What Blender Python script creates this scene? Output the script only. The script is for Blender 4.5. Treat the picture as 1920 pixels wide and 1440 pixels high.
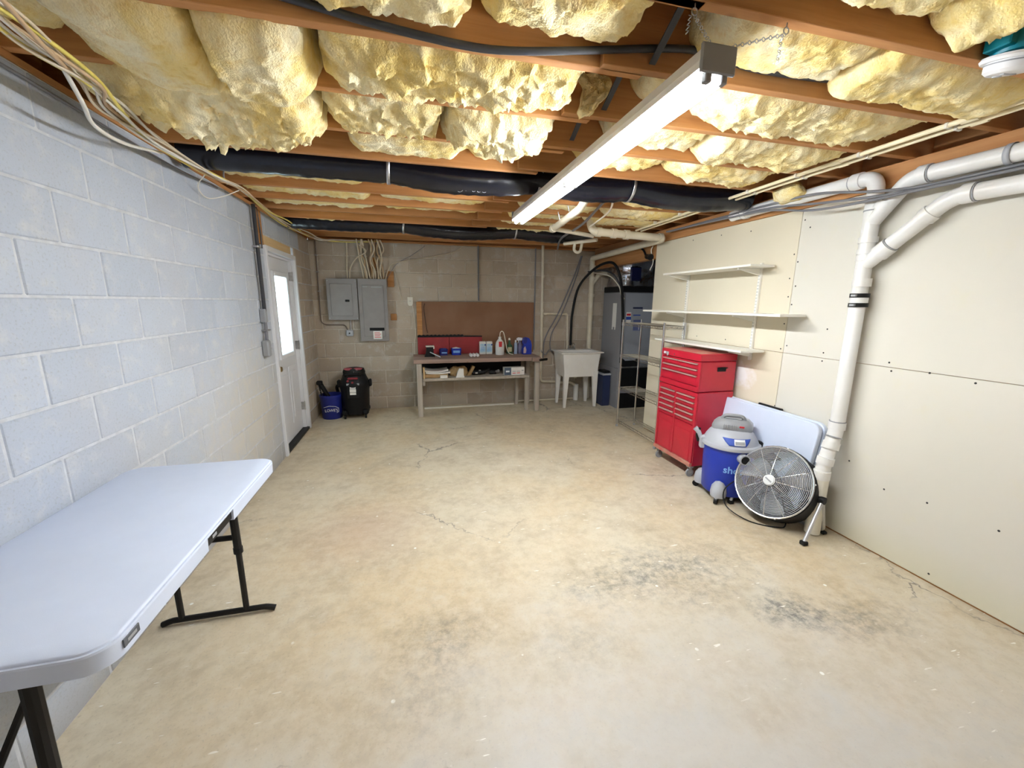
import bpy, bmesh, math, random
from math import sin, cos, pi, radians, sqrt
from mathutils import Vector, Matrix, noise, Quaternion

for o in list(bpy.data.objects):
    bpy.data.objects.remove(o, do_unlink=True)
SC = bpy.context.scene
COL = SC.collection

# ------------------------------------------------------------------ camera
F_PX, PITCH, YAW, ROLL = 748.61, 0.2015069, 0.2444201, 0.0089686
CAM = Vector((1.32806, 0.0, 1.59737))
cd = bpy.data.cameras.new('camera')
cd.sensor_fit = 'HORIZONTAL'
cd.sensor_width = 36.0
cd.lens = F_PX / 1920 * 36.0
cd.clip_start = 0.02
co = bpy.data.objects.new('camera', cd)
COL.objects.link(co)
fwd = Vector((sin(YAW) * cos(PITCH), cos(YAW) * cos(PITCH), -sin(PITCH)))
rgt0 = Vector((cos(YAW), -sin(YAW), 0))
up0 = rgt0.cross(fwd)
rgt = rgt0 * cos(ROLL) + up0 * sin(ROLL)
upv = up0 * cos(ROLL) - rgt0 * sin(ROLL)
co.matrix_world = Matrix(((rgt.x, upv.x, -fwd.x, CAM.x), (rgt.y, upv.y, -fwd.y, CAM.y), (rgt.z, upv.z, -fwd.z, CAM.z), (0, 0, 0, 1)))
SC.camera = co

# ------------------------------------------------------------------ world, exposure
w = bpy.data.worlds.new('overcast_sky')
SC.world = w
w.use_nodes = True
bg = w.node_tree.nodes['Background']
bg.inputs[0].default_value = (0.80, 0.92, 1.0, 1)
bg.inputs[1].default_value = 1.5
w.cycles.sampling_method = 'NONE'

# the room is lit by its fluorescent fixture (built below), the daylit door pane and an added fill strip
TUBE_LIGHT = 104.0
vs = SC.view_settings
vs.view_transform = 'Standard'
vs.look = 'None'
vs.gamma = 1.0
vs.use_curve_mapping = False
vs.exposure = 0.72
SC.cycles.use_denoising = True
SC.cycles.max_bounces = 5
SC.cycles.diffuse_bounces = 4
SC.cycles.glossy_bounces = 3
SC.cycles.use_adaptive_sampling = True
SC.cycles.adaptive_threshold = 0.2
SC.cycles.adaptive_min_samples = 16
SC.cycles.sample_clamp_indirect = 8.0

# ------------------------------------------------------------------ mesh helpers
def catmull(pts, sub=6):
    pts = [Vector(p) for p in pts]
    if len(pts) < 3 or sub < 2:
        return pts
    out = []
    P = [pts[0] * 2 - pts[1]] + pts + [pts[-1] * 2 - pts[-2]]
    for i in range(1, len(P) - 2):
        a, b, c, d = P[i - 1], P[i], P[i + 1], P[i + 2]
        for k in range(sub):
            t = k / sub
            out.append(0.5 * ((2 * b) + (c - a) * t + (2 * a - 5 * b + 4 * c - d) * t * t + (3 * b - a - 3 * c + d) * t ** 3))
    out.append(pts[-1])
    return out

def fillet(pts, rad, seg=5):
    """polyline with rounded corners"""
    pts = [Vector(p) for p in pts]
    out = [pts[0]]
    for i in range(1, len(pts) - 1):
        a, b, c = pts[i - 1], pts[i], pts[i + 1]
        d1, d2 = (a - b), (c - b)
        r = min(rad, d1.length * .48, d2.length * .48)
        p0, p1 = b + d1.normalized() * r, b + d2.normalized() * r
        for k in range(seg + 1):
            t = k / seg
            out.append(p0 * (1 - t) ** 2 + b * 2 * t * (1 - t) + p1 * t * t)
    out.append(pts[-1])
    return out

class MB:
    def __init__(s):
        s.v, s.f = [], []
    def add(s, vs, fs):
        n = len(s.v)
        s.v += [Vector(p) for p in vs]
        s.f += [tuple(i + n for i in f) for f in fs]
        return s
    def box(s, x0, x1, y0, y1, z0, z1, c=0.0, M=None):
        x0, x1 = min(x0, x1), max(x0, x1)
        y0, y1 = min(y0, y1), max(y0, y1)
        z0, z1 = min(z0, z1), max(z0, z1)
        if c <= 0:
            vs = [(x, y, z) for x in (x0, x1) for y in (y0, y1) for z in (z0, z1)]
            fs = [(0, 1, 3, 2), (4, 6, 7, 5), (0, 4, 5, 1), (2, 3, 7, 6), (0, 2, 6, 4), (1, 5, 7, 3)]
        else:
            c = min(c, (x1 - x0) * .45, (y1 - y0) * .45, (z1 - z0) * .45)
            vs, ix = [], {}
            for sx in (0, 1):
                for sy in (0, 1):
                    for sz in (0, 1):
                        X, Y, Z = (x0, x1)[sx], (y0, y1)[sy], (z0, z1)[sz]
                        dx, dy, dz = (c, -c)[sx], (c, -c)[sy], (c, -c)[sz]
                        for a, p in enumerate(((X, Y + dy, Z + dz), (X + dx, Y, Z + dz), (X + dx, Y + dy, Z))):
                            ix[(sx, sy, sz, a)] = len(vs)
                            vs.append(p)
            fs = []
            q = [(0, 0), (1, 0), (1, 1), (0, 1)]
            for sd in (0, 1):
                fs.append([ix[(sd, a, b, 0)] for a, b in q])
                fs.append([ix[(a, sd, b, 1)] for a, b in q])
                fs.append([ix[(a, b, sd, 2)] for a, b in q])
            for a in (0, 1):
                for b in (0, 1):
                    fs.append([ix[(0, a, b, 1)], ix[(1, a, b, 1)], ix[(1, a, b, 2)], ix[(0, a, b, 2)]])
                    fs.append([ix[(a, 0, b, 0)], ix[(a, 1, b, 0)], ix[(a, 1, b, 2)], ix[(a, 0, b, 2)]])
                    fs.append([ix[(a, b, 0, 0)], ix[(a, b, 1, 0)], ix[(a, b, 1, 1)], ix[(a, b, 0, 1)]])
            for a in (0, 1):
                for b in (0, 1):
                    for d in (0, 1):
                        fs.append([ix[(a, b, d, k)] for k in range(3)])
        if M is not None:
            vs = [M @ Vector(p) for p in vs]
        return s.add(vs, fs)
    def tube(s, pts, r, n=8, caps=True, closed=False):
        pts = [Vector(p) for p in pts]
        N = len(pts)
        rr = r if isinstance(r, (list, tuple)) else [r] * N
        t0 = (pts[1] - pts[0]).normalized()
        a = Vector((0, 0, 1)) if abs(t0.z) < .9 else Vector((1, 0, 0))
        u = t0.cross(a).normalized()
        base = len(s.v)
        prev = t0
        for i in range(N):
            if closed:
                t = (pts[(i + 1) % N] - pts[i - 1]).normalized()
            elif i == 0:
                t = t0
            elif i == N - 1:
                t = (pts[i] - pts[i - 1]).normalized()
            else:
                t = (pts[i + 1] - pts[i]).normalized() + (pts[i] - pts[i - 1]).normalized()
                t = t.normalized() if t.length > 1e-6 else prev
            q = prev.rotation_difference(t)
            u = (q @ u)
            u = (u - t * u.dot(t)).normalized()
            v = t.cross(u)
            prev = t
            for k in range(n):
                an = 2 * pi * k / n
                s.v.append(pts[i] + (u * cos(an) + v * sin(an)) * rr[i])
        m = N if closed else N - 1
        for i in range(m):
            i2 = (i + 1) % N
            for k in range(n):
                k2 = (k + 1) % n
                s.f.append((base + i * n + k, base + i * n + k2, base + i2 * n + k2, base + i2 * n + k))
        if caps and not closed:
            s.f.append(tuple(base + k for k in range(n))[::-1])
            s.f.append(tuple(base + (N - 1) * n + k for k in range(n)))
        return s
    def cyl(s, p0, p1, r, r2=None, n=16):
        return s.tube([p0, p1], [r, r if r2 is None else r2], n)
    def lathe(s, prof, n=24, M=None, sx=1.0, sy=1.0):
        base = len(s.v)
        for (r, z) in prof:
            for k in range(n):
                an = 2 * pi * k / n
                p = Vector((r * cos(an) * sx, r * sin(an) * sy, z))
                s.v.append(M @ p if M is not None else p)
        for i in range(len(prof) - 1):
            for k in range(n):
                k2 = (k + 1) % n
                s.f.append((base + i * n + k, base + i * n + k2, base + (i + 1) * n + k2, base + (i + 1) * n + k))
        if prof[0][0] > 1e-6:
            s.f.append(tuple(base + k for k in range(n))[::-1])
        if prof[-1][0] > 1e-6:
            s.f.append(tuple(base + (len(prof) - 1) * n + k for k in range(n)))
        return s
    def prism(s, poly, h0, h1, M=None):
        """poly in local XY, extruded along local Z h0..h1, then M"""
        n = len(poly)
        vs = [Vector((x, y, h0)) for x, y in poly] + [Vector((x, y, h1)) for x, y in poly]
        if M is not None:
            vs = [M @ p for p in vs]
        fs = [tuple(range(n))[::-1], tuple(range(n, 2 * n))] + [(i, (i + 1) % n, n + (i + 1) % n, n + i) for i in range(n)]
        return s.add(vs, fs)
    def build(s, name, mat, parent=None, smooth=False, world=True, ang=35):
        """one mesh object; world=True: vertices are in world space (moved into the parent's space, or re-centred on the object's base)"""
        me = bpy.data.meshes.new(name)
        vs = s.v
        loc = Vector((0, 0, 0))
        if parent is not None and world:
            r = parent
            while r.parent:
                r = r.parent
            Mi = r.matrix_basis.inverted()
            vs = [Mi @ p for p in vs]
        elif parent is None:
            lo = Vector([min(p[i] for p in vs) for i in range(3)])
            hi = Vector([max(p[i] for p in vs) for i in range(3)])
            loc = Vector(((lo.x + hi.x) / 2, (lo.y + hi.y) / 2, lo.z))
            vs = [p - loc for p in vs]
        me.from_pydata([tuple(p) for p in vs], [], s.f)
        bm = bmesh.new()
        bm.from_mesh(me)
        bmesh.ops.recalc_face_normals(bm, faces=bm.faces)
        bm.to_mesh(me)
        bm.free()
        if smooth:
            me.polygons.foreach_set('use_smooth', [True] * len(me.polygons))
            me.set_sharp_from_angle(angle=radians(ang))
        me.update()
        if mat is not None:
            me.materials.append(mat)
        o = bpy.data.objects.new(name, me)
        COL.objects.link(o)
        o.location = loc
        o.parent = parent
        return o

def tag(o, label=None, cat=None, group=None, kind=None):
    if label: o['label'] = label
    if cat: o['category'] = cat
    if group: o['group'] = group
    if kind: o['kind'] = kind
    return o

def thing(name, label, cat, loc=(0, 0, 0), rz=0.0, group=None):
    o = bpy.data.objects.new(name, None)
    o.empty_display_size = .05
    COL.objects.link(o)
    o.location = loc
    o.rotation_euler = (0, 0, rz)
    o.matrix_basis = Matrix.Translation(Vector(loc)) @ Matrix.Rotation(rz, 4, 'Z')
    return tag(o, label, cat, group)

def struct(o):
    o['kind'] = 'structure'
    return o

def copy_part(src, parent, loc):
    o = src.copy()
    COL.objects.link(o)
    o.parent = parent
    o.location = loc
    return o

def text_part(name, body, size, M, mat, parent, depth=0.0006, font_scale_x=1.0, align='CENTER', bold=0.0):
    """flat raised lettering; M maps text plane (x right, y up, z out) into world"""
    cu = bpy.data.curves.new(name, 'FONT')
    cu.body = body
    cu.size = size
    cu.align_x = align
    cu.align_y = 'CENTER'
    cu.extrude = depth
    cu.offset = bold
    cu.resolution_u = 3
    t = bpy.data.objects.new(name, cu)
    COL.objects.link(t)
    dg = bpy.context.evaluated_depsgraph_get()
    me = bpy.data.meshes.new_from_object(t.evaluated_get(dg))
    bpy.data.objects.remove(t, do_unlink=True)
    r = parent
    while r.parent:
        r = r.parent
    Mi = r.matrix_basis.inverted()
    for v in me.vertices:
        v.co = Mi @ (M @ Vector((v.co.x * font_scale_x, v.co.y, v.co.z)))
    me.materials.clear()
    me.materials.append(mat)
    o = bpy.data.objects.new(name, me)
    COL.objects.link(o)
    o.parent = parent
    return o

def frame(o, xa, ya):
    """matrix from origin and two axis vectors"""
    xa, ya = Vector(xa).normalized(), Vector(ya)
    ya = (ya - xa * ya.dot(xa)).normalized()
    za = xa.cross(ya)
    return Matrix(((xa.x, ya.x, za.x, o[0]), (xa.y, ya.y, za.y, o[1]), (xa.z, ya.z, za.z, o[2]), (0, 0, 0, 1)))

# ------------------------------------------------------------------ materials
def nt(name):
    m = bpy.data.materials.new(name)
    m.use_nodes = True
    t = m.node_tree
    return m, t, t.nodes['Principled BSDF']

def N(t, typ, **kw):
    n = t.nodes.new(typ)
    for k, v in kw.items():
        setattr(n, k, v)
    return n

def mat(name, col, rough=.5, metal=0.0, col2=None, scale=12.0, stretch=(1, 1, 1), bump=0.0, bscale=60.0, detail=4.0, lo=.35, hi=.65, world=False, spec=.5, coat=0.0):
    m, t, b = nt(name)
    b.inputs['Base Color'].default_value = (*col, 1)
    b.inputs['Roughness'].default_value = rough
    b.inputs['Metallic'].default_value = metal
    b.inputs['Specular IOR Level'].default_value = spec
    b.inputs['Coat Weight'].default_value = coat
    if col2 is not None or bump > 0:
        if world:
            src = N(t, 'ShaderNodeNewGeometry').outputs['Position']
        else:
            src = N(t, 'ShaderNodeTexCoord').outputs['Object']
        mp = N(t, 'ShaderNodeMapping')
        mp.inputs['Scale'].default_value = stretch
        t.links.new(src, mp.inputs['Vector'])
    if col2 is not None:
        nz = N(t, 'ShaderNodeTexNoise')
        nz.inputs['Scale'].default_value = scale
        nz.inputs['Detail'].default_value = detail
        t.links.new(mp.outputs[0], nz.inputs['Vector'])
        cr = N(t, 'ShaderNodeValToRGB')
        cr.color_ramp.elements[0].position = lo
        cr.color_ramp.elements[0].color = (*col, 1)
        cr.color_ramp.elements[1].position = hi
        cr.color_ramp.elements[1].color = (*col2, 1)
        t.links.new(nz.outputs['Fac'], cr.inputs[0])
        t.links.new(cr.outputs[0], b.inputs['Base Color'])
    if bump > 0:
        nb = N(t, 'ShaderNodeTexNoise')
        nb.inputs['Scale'].default_value = bscale
        nb.inputs['Detail'].default_value = 5
        t.links.new(mp.outputs[0], nb.inputs['Vector'])
        bp = N(t, 'ShaderNodeBump')
        bp.inputs['Strength'].default_value = bump
        bp.inputs['Distance'].default_value = .01
        t.links.new(nb.outputs['Fac'], bp.inputs['Height'])
        t.links.new(bp.outputs[0], b.inputs['Normal'])
    return m

def mixc(t, a, b, fac, mode='MIX'):
    n = N(t, 'ShaderNodeMix', data_type='RGBA', blend_type=mode)
    for sock, val in ((n.inputs[6], a), (n.inputs[7], b)):
        if isinstance(val, tuple):
            sock.default_value = (*val, 1)
        else:
            t.links.new(val, sock)
    if isinstance(fac, (int, float)):
        n.inputs[0].default_value = fac
    else:
        t.links.new(fac, n.inputs[0])
    return n.outputs[2]

def ramp(t, src, p0, p1, c0=(0, 0, 0), c1=(1, 1, 1)):
    cr = N(t, 'ShaderNodeValToRGB')
    e = cr.color_ramp.elements
    e[0].position, e[1].position = p0, p1
    e[0].color, e[1].color = (*c0, 1), (*c1, 1)
    t.links.new(src, cr.inputs[0])
    return cr.outputs[0]

def math_n(t, op, a, b=None):
    n = N(t, 'ShaderNodeMath', operation=op)
    for i, v in enumerate((a, b)):
        if v is None: continue
        if isinstance(v, (int, float)):
            n.inputs[i].default_value = v
        else:
            t.links.new(v, n.inputs[i])
    return n.outputs[0]

def noise_n(t, vec, scale, detail=4, rough=.55, dist=0.0):
    n = N(t, 'ShaderNodeTexNoise')
    n.inputs['Scale'].default_value = scale
    n.inputs['Detail'].default_value = detail
    n.inputs['Roughness'].default_value = rough
    n.inputs['Distortion'].default_value = dist
    t.links.new(vec, n.inputs['Vector'])
    return n.outputs['Fac']

def blob(t, pos, c, r, soft=.6, wob=None, amt=.0):
    """1 inside an ellipse around world point c (x,y,z) with radii r; edge roughened by wob"""
    s = N(t, 'ShaderNodeVectorMath', operation='SUBTRACT')
    t.links.new(pos, s.inputs[0])
    s.inputs[1].default_value = c
    d = N(t, 'ShaderNodeVectorMath', operation='DIVIDE')
    t.links.new(s.outputs[0], d.inputs[0])
    d.inputs[1].default_value = r
    l = N(t, 'ShaderNodeVectorMath', operation='LENGTH')
    t.links.new(d.outputs[0], l.inputs[0])
    v = l.outputs['Value']
    if wob is not None:
        v = math_n(t, 'ADD', v, math_n(t, 'MULTIPLY', math_n(t, 'SUBTRACT', wob, .5), amt))
    return ramp(t, v, max(0.0, 1 - soft), 1.0, (1, 1, 1), (0, 0, 0))

def floor_material():
    m, t, b = nt('stained_concrete')
    pos = N(t, 'ShaderNodeNewGeometry').outputs['Position']
    n1 = noise_n(t, pos, .8, 3, .6, .4)
    n2 = noise_n(t, pos, 3.2, 4, .65)
    n3 = noise_n(t, pos, 15, 4, .68)
    n4 = noise_n(t, pos, 80, 2, .6)
    c = mixc(t, (.645, .525, .35), (.66, .59, .455), ramp(t, n1, .38, .62))
    c = mixc(t, c, (.46, .38, .265), math_n(t, 'MULTIPLY', ramp(t, n2, .46, .74), .8))
    c = mixc(t, c, (.71, .655, .54), math_n(t, 'MULTIPLY', ramp(t, n3, .45, .85), .8))
    c = mixc(t, c, (.40, .35, .27), math_n(t, 'MULTIPLY', ramp(t, n3, .18, .5, (1, 1, 1), (0, 0, 0)), .4))
    c = mixc(t, c, (.34, .29, .22), math_n(t, 'MULTIPLY', ramp(t, n4, .58, .70), .30))
    # cool lamp light on the front half, painted into the slab colour
    g = blob(t, pos, (2.2, .55, 0), (2.3, 1.45, 1), .75, n2, 1.1)
    c = mixc(t, c, (.525, .535, .55), math_n(t, 'MULTIPLY', g, .70))
    # reddish old stain
    c = mixc(t, c, (.50, .33, .24), math_n(t, 'MULTIPLY', blob(t, pos, (.95, 2.75, 0), (.55, .5, 1), .8, n3, .9), .35))
    # oil stains
    grain = ramp(t, noise_n(t, pos, 24, 4, .75), .36, .62)
    for (x, y, rx, ry, k) in ((2.82, 1.88, .62, .27, .62), (1.42, 1.70, .32, .20, .50), (1.30, 1.42, .32, .22, .28), (3.22, 1.44, .24, .15, .95), (3.52, 1.30, .32, .18, .6), (2.35, 1.86, .36, .18, .42), (2.05, 1.5, .30, .2, .25), (2.9, 1.62, .4, .16, .3)):
        wob = math_n(t, 'ADD', math_n(t, 'MULTIPLY', n3, .6), math_n(t, 'MULTIPLY', n2, .4))
        s = blob(t, pos, (x, y, 0), (rx, ry, 1), .9, wob, 2.4)
        s = math_n(t, 'MULTIPLY', s, grain)
        c = mixc(t, c, (.13, .13, .125), math_n(t, 'MULTIPLY', s, k))
    # pale drips and scratches of paint
    mp = N(t, 'ShaderNodeMapping')
    mp.inputs['Scale'].default_value = (2.0, 11.0, 1)
    mp.inputs['Rotation'].default_value = (0, 0, .25)
    t.links.new(pos, mp.inputs['Vector'])
    sc = noise_n(t, mp.outputs[0], 5.5, 2, .5)
    c = mixc(t, c, (.86, .84, .79), math_n(t, 'MULTIPLY', ramp(t, sc, .70, .73), ramp(t, n1, .44, .52)))
    v = N(t, 'ShaderNodeTexVoronoi')
    v.inputs['Scale'].default_value = 7
    t.links.new(pos, v.inputs['Vector'])
    c = mixc(t, c, (.86, .86, .82), math_n(t, 'MULTIPLY', ramp(t, v.outputs['Distance'], .05, .07, (1, 1, 1), (0, 0, 0)), ramp(t, n2, .48, .54)))
    c = mixc(t, c, (.12, .10, .09), math_n(t, 'MULTIPLY', ramp(t, n4, .78, .82), .7))
    # hairline cracks
    vc = N(t, 'ShaderNodeTexVoronoi', feature='DISTANCE_TO_EDGE')
    vc.inputs['Scale'].default_value = .55
    wv = N(t, 'ShaderNodeVectorMath', operation='ADD')
    t.links.new(pos, wv.inputs[0])
    cmb = N(t, 'ShaderNodeCombineXYZ')
    t.links.new(math_n(t, 'MULTIPLY', n2, .35), cmb.inputs[0])
    t.links.new(math_n(t, 'MULTIPLY', n3, .12), cmb.inputs[1])
    t.links.new(cmb.outputs[0], wv.inputs[1])
    t.links.new(wv.outputs[0], vc.inputs['Vector'])
    c = mixc(t, c, (.22, .19, .16), math_n(t, 'MULTIPLY', ramp(t, vc.outputs['Distance'], .0012, .004, (1, 1, 1), (0, 0, 0)), ramp(t, n1, .5, .58)))
    t.links.new(c, b.inputs['Base Color'])
    t.links.new(ramp(t, n2, .3, .7, (.42, .42, .42), (.62, .62, .62)), b.inputs['Roughness'])
    b.inputs['Specular IOR Level'].default_value = .4
    bp = N(t, 'ShaderNodeBump')
    bp.inputs['Strength'].default_value = .25
    bp.inputs['Distance'].default_value = .004
    t.links.new(n3, bp.inputs['Height'])
    t.links.new(bp.outputs[0], b.inputs['Normal'])
    return m

def block_material(name, ca, cb, stain):
    m, t, b = nt(name)
    pos = N(t, 'ShaderNodeNewGeometry').outputs['Position']
    rnd = N(t, 'ShaderNodeObjectInfo').outputs['Random']
    n1 = noise_n(t, pos, 1.6, 3, .6)
    n2 = noise_n(t, pos, 9, 4, .65)
    n3 = noise_n(t, pos, 95, 2, .6)
    c = mixc(t, ca, cb, rnd)
    c = mixc(t, c, (.45, .40, .34), math_n(t, 'MULTIPLY', ramp(t, n1, .5, .68), stain))
    c = mixc(t, c, (.60, .60, .59), math_n(t, 'MULTIPLY', ramp(t, n2, .52, .7), .5))
    c = mixc(t, c, (.30, .29, .27), math_n(t, 'MULTIPLY', ramp(t, n3, .55, .72), .35))
    # lime bloom and damp near the slab beside the door
    e = blob(t, pos, (0, 3.75, .60), (.6, 1.15, .85), .85, n2, 1.6)
    c = mixc(t, c, (.64, .58, .47), math_n(t, 'MULTIPLY', e, .65))
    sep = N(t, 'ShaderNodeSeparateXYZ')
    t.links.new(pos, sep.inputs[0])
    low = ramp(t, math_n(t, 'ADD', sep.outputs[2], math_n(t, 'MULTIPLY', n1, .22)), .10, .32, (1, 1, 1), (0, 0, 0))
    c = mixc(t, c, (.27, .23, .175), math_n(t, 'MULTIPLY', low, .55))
    t.links.new(c, b.inputs['Base Color'])
    b.inputs['Roughness'].default_value = .9
    bp = N(t, 'ShaderNodeBump')
    bp.inputs['Strength'].default_value = .5
    bp.inputs['Distance'].default_value = .003
    t.links.new(n3, bp.inputs['Height'])
    t.links.new(bp.outputs[0], b.inputs['Normal'])
    return m

def wood_material(name, a, b_, dark=(.16, .07, .03), axis=0, gscale=1.0):
    m, t, b = nt(name)
    tc = N(t, 'ShaderNodeTexCoord').outputs['Object']
    rnd = N(t, 'ShaderNodeObjectInfo').outputs['Random']
    mp = N(t, 'ShaderNodeMapping')
    s = [26.0 * gscale] * 3
    s[axis] = 1.3 * gscale
    mp.inputs['Scale'].default_value = s
    t.links.new(tc, mp.inputs['Vector'])
    cmb = N(t, 'ShaderNodeCombineXYZ')
    t.links.new(math_n(t, 'MULTIPLY', rnd, 37.0), cmb.inputs[0])
    ad = N(t, 'ShaderNodeVectorMath', operation='ADD')
    t.links.new(mp.outputs[0], ad.inputs[0])
    t.links.new(cmb.outputs[0], ad.inputs[1])
    g = noise_n(t, ad.outputs[0], 1.0, 3, .6)
    f = noise_n(t, ad.outputs[0], 4.0, 2, .6)
    c = mixc(t, a, b_, ramp(t, g, .35, .68))
    c = mixc(t, c, dark, math_n(t, 'MULTIPLY', ramp(t, f, .6, .8), .35))
    k = N(t, 'ShaderNodeTexVoronoi')
    k.inputs['Scale'].default_value = 2.0
    t.links.new(tc, k.inputs['Vector'])
    c = mixc(t, c, dark, math_n(t, 'MULTIPLY', ramp(t, k.outputs['Distance'], .03, .07, (1, 1, 1), (0, 0, 0)), .7))
    hs = N(t, 'ShaderNodeHueSaturation')
    t.links.new(math_n(t, 'ADD', math_n(t, 'MULTIPLY', rnd, .3), .85), hs.inputs['Value'])
    t.links.new(c, hs.inputs['Color'])
    t.links.new(hs.outputs[0], b.inputs['Base Color'])
    b.inputs['Roughness'].default_value = .75
    bp = N(t, 'ShaderNodeBump')
    bp.inputs['Strength'].default_value = .2
    bp.inputs['Distance'].default_value = .003
    t.links.new(g, bp.inputs['Height'])
    t.links.new(bp.outputs[0], b.inputs['Normal'])
    return m

def insulation_material():
    m, t, b = nt('yellow_fiberglass')
    pos = N(t, 'ShaderNodeNewGeometry').outputs['Position']
    rnd = N(t, 'ShaderNodeObjectInfo').outputs['Random']
    n1 = noise_n(t, pos, 4.5, 3, .6)
    n2 = noise_n(t, pos, 24, 3, .65)
    n3 = noise_n(t, pos, 150, 1, .6)
    c = mixc(t, (.88, .68, .26), (.92, .76, .38), rnd)
    c = mixc(t, c, (.95, .87, .62), ramp(t, n1, .42, .66))
    c = mixc(t, c, (.74, .48, .11), math_n(t, 'MULTIPLY', ramp(t, n2, .52, .74), .6))
    c = mixc(t, c, (.95, .89, .68), math_n(t, 'MULTIPLY', ramp(t, n2, .26, .46, (1, 1, 1), (0, 0, 0)), .4))
    t.links.new(c, b.inputs['Base Color'])
    b.inputs['Roughness'].default_value = 1.0
    b.inputs['Specular IOR Level'].default_value = .1
    bp = N(t, 'ShaderNodeBump')
    bp.inputs['Strength'].default_value = .8
    bp.inputs['Distance'].default_value = .012
    t.links.new(math_n(t, 'ADD', n2, math_n(t, 'MULTIPLY', n3, .4)), bp.inputs['Height'])
    t.links.new(bp.outputs[0], b.inputs['Normal'])
    return m

def drywall_material(name, base):
    m, t, b = nt(name)
    pos = N(t, 'ShaderNodeNewGeometry').outputs['Position']
    n1 = noise_n(t, pos, .9, 4, .5)
    n2 = noise_n(t, pos, 7, 5, .6)
    c = mixc(t, base, tuple(min(1, q * 1.04) for q in base), ramp(t, n1, .4, .62))
    c = mixc(t, c, (.70, .66, .50), math_n(t, 'MULTIPLY', ramp(t, n2, .6, .8), .4))
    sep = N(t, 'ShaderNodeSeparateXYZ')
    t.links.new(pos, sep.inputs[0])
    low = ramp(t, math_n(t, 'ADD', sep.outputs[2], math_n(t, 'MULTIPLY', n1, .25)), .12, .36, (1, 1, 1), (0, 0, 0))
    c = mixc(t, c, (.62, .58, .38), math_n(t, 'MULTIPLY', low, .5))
    sm = blob(t, pos, (4.21, 2.97, .98), (.3, .16, .13), .55, n2, 2.2)
    c = mixc(t, c, (.88, .88, .88), math_n(t, 'MULTIPLY', sm, .9))
    t.links.new(c, b.inputs['Base Color'])
    b.inputs['Roughness'].default_value = .7
    b.inputs['Specular IOR Level'].default_value = .25
    return m

def speckled(name, col, rough, metal=0.0):
    return mat(name, col, rough, metal, col2=tuple(min(1, c * .78) for c in col), scale=35)

FLOOR = floor_material()
BLOCK = block_material('concrete_block_cool_light', (.43, .475, .555), (.48, .525, .605), .18)  # cool bluish light on the left wall put into the block colour
BLOCK_B = block_material('concrete_block_warm_light', (.43, .355, .275), (.57, .49, .395), .5)  # same blocks with the warmer light of the back area in their colour
MORTAR_B = mat('mortar_warm_light', (.62, .57, .49), .95, col2=(.52, .47, .40), scale=20, world=True, bump=.4, bscale=90)  # mortar tinted along with the warm blocks
MORTAR = mat('mortar_cool_light', (.60, .62, .65), .95, col2=(.50, .52, .55), scale=20, world=True, bump=.4, bscale=90)  # mortar tinted along with the cool-lit left blocks
JOIST = wood_material('pine_joist', (.42, .185, .060), (.56, .28, .105), axis=0)
JOIST_Y = wood_material('pine_beam', (.38, .165, .055), (.50, .25, .095), axis=1)
LINTEL = wood_material('pale_pine', (.62, .43, .21), (.70, .52, .29), axis=1)
OLDWOOD = wood_material('weathered_bench_wood', (.25, .17, .14), (.36, .26, .215), axis=0)
GREYWOOD = wood_material('grey_bench_post', (.40, .35, .295), (.50, .45, .385), axis=2, dark=(.2, .16, .12))
SUBFLOOR = wood_material('plank_subfloor', (.30, .15, .07), (.40, .21, .10), axis=0)
INS = insulation_material()
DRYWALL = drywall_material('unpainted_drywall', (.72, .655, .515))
DRYWALL_COOL = drywall_material('drywall_cool_light', (.685, .657, .585))  # same drywall, cooler light near the camera put into its colour
WHITE = mat('white_paint', (.80, .80, .82), .45)
DOORW = mat('door_white_paint', (.74, .75, .79), .4)
PLASTIC_W = mat('white_plastic_tabletop', (.66, .735, .90), .45, col2=(.645, .72, .885), scale=14, bump=.04, bscale=400)
TUB = mat('white_plastic_tub', (.90, .88, .85), .35, col2=(.86, .84, .80), scale=6)
PVC = mat('white_pvc', (.84, .84, .84), .3, col2=(.78, .77, .74), scale=5)
PVC_OLD = mat('yellowed_pvc', (.76, .70, .57), .35, col2=(.68, .61, .47), scale=6)
CPVC = mat('cream_cpvc', (.82, .72, .50), .4)
BLACK = mat('black_plastic', (.008, .008, .009), .5, spec=.22)
BLACKM = mat('black_metal', (.011, .010, .009), .5, spec=.25)
RUBBER = mat('black_rubber', (.012, .012, .012), .7, spec=.2)
DUCT = mat('black_film_duct', (.006, .007, .013), .24, bump=.35, bscale=9, spec=.45)
GREYCABLE = mat('grey_cable', (.20, .20, .22), .5)
DARKCABLE = mat('dark_cable', (.035, .037, .045), .4)
CAB_W = mat('white_cable', (.78, .75, .68), .5)
CAB_Y = mat('yellow_cable', (.75, .62, .15), .5)
CAB_T = mat('tan_cable', (.52, .36, .21), .5)
CAB_C = mat('cream_cable', (.66, .56, .42), .5)
STEEL = mat('galvanised_steel', (.55, .55, .56), .35, .9, col2=(.42, .42, .43), scale=30)
CHROME = mat('chrome_wire', (.62, .62, .62), .25, 1.0)
SILVER = mat('silver_paint', (.55, .56, .58), .35, .6)
GRILLE = mat('polished_wire', (.80, .81, .83), .25, .8)
PANELG = mat('grey_enamel', (.30, .28, .275), .4, col2=(.27, .25, .245), scale=8)
RED = mat('red_enamel', (.52, .012, .035), .32, col2=(.45, .012, .03), scale=5, coat=.2)
RED_DUST = mat('dusty_red_enamel', (.55, .10, .09), .5, col2=(.55, .28, .2), scale=9)
REDBOARD = mat('red_board', (.36, .018, .024), .5, col2=(.29, .016, .02), scale=7)
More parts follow.
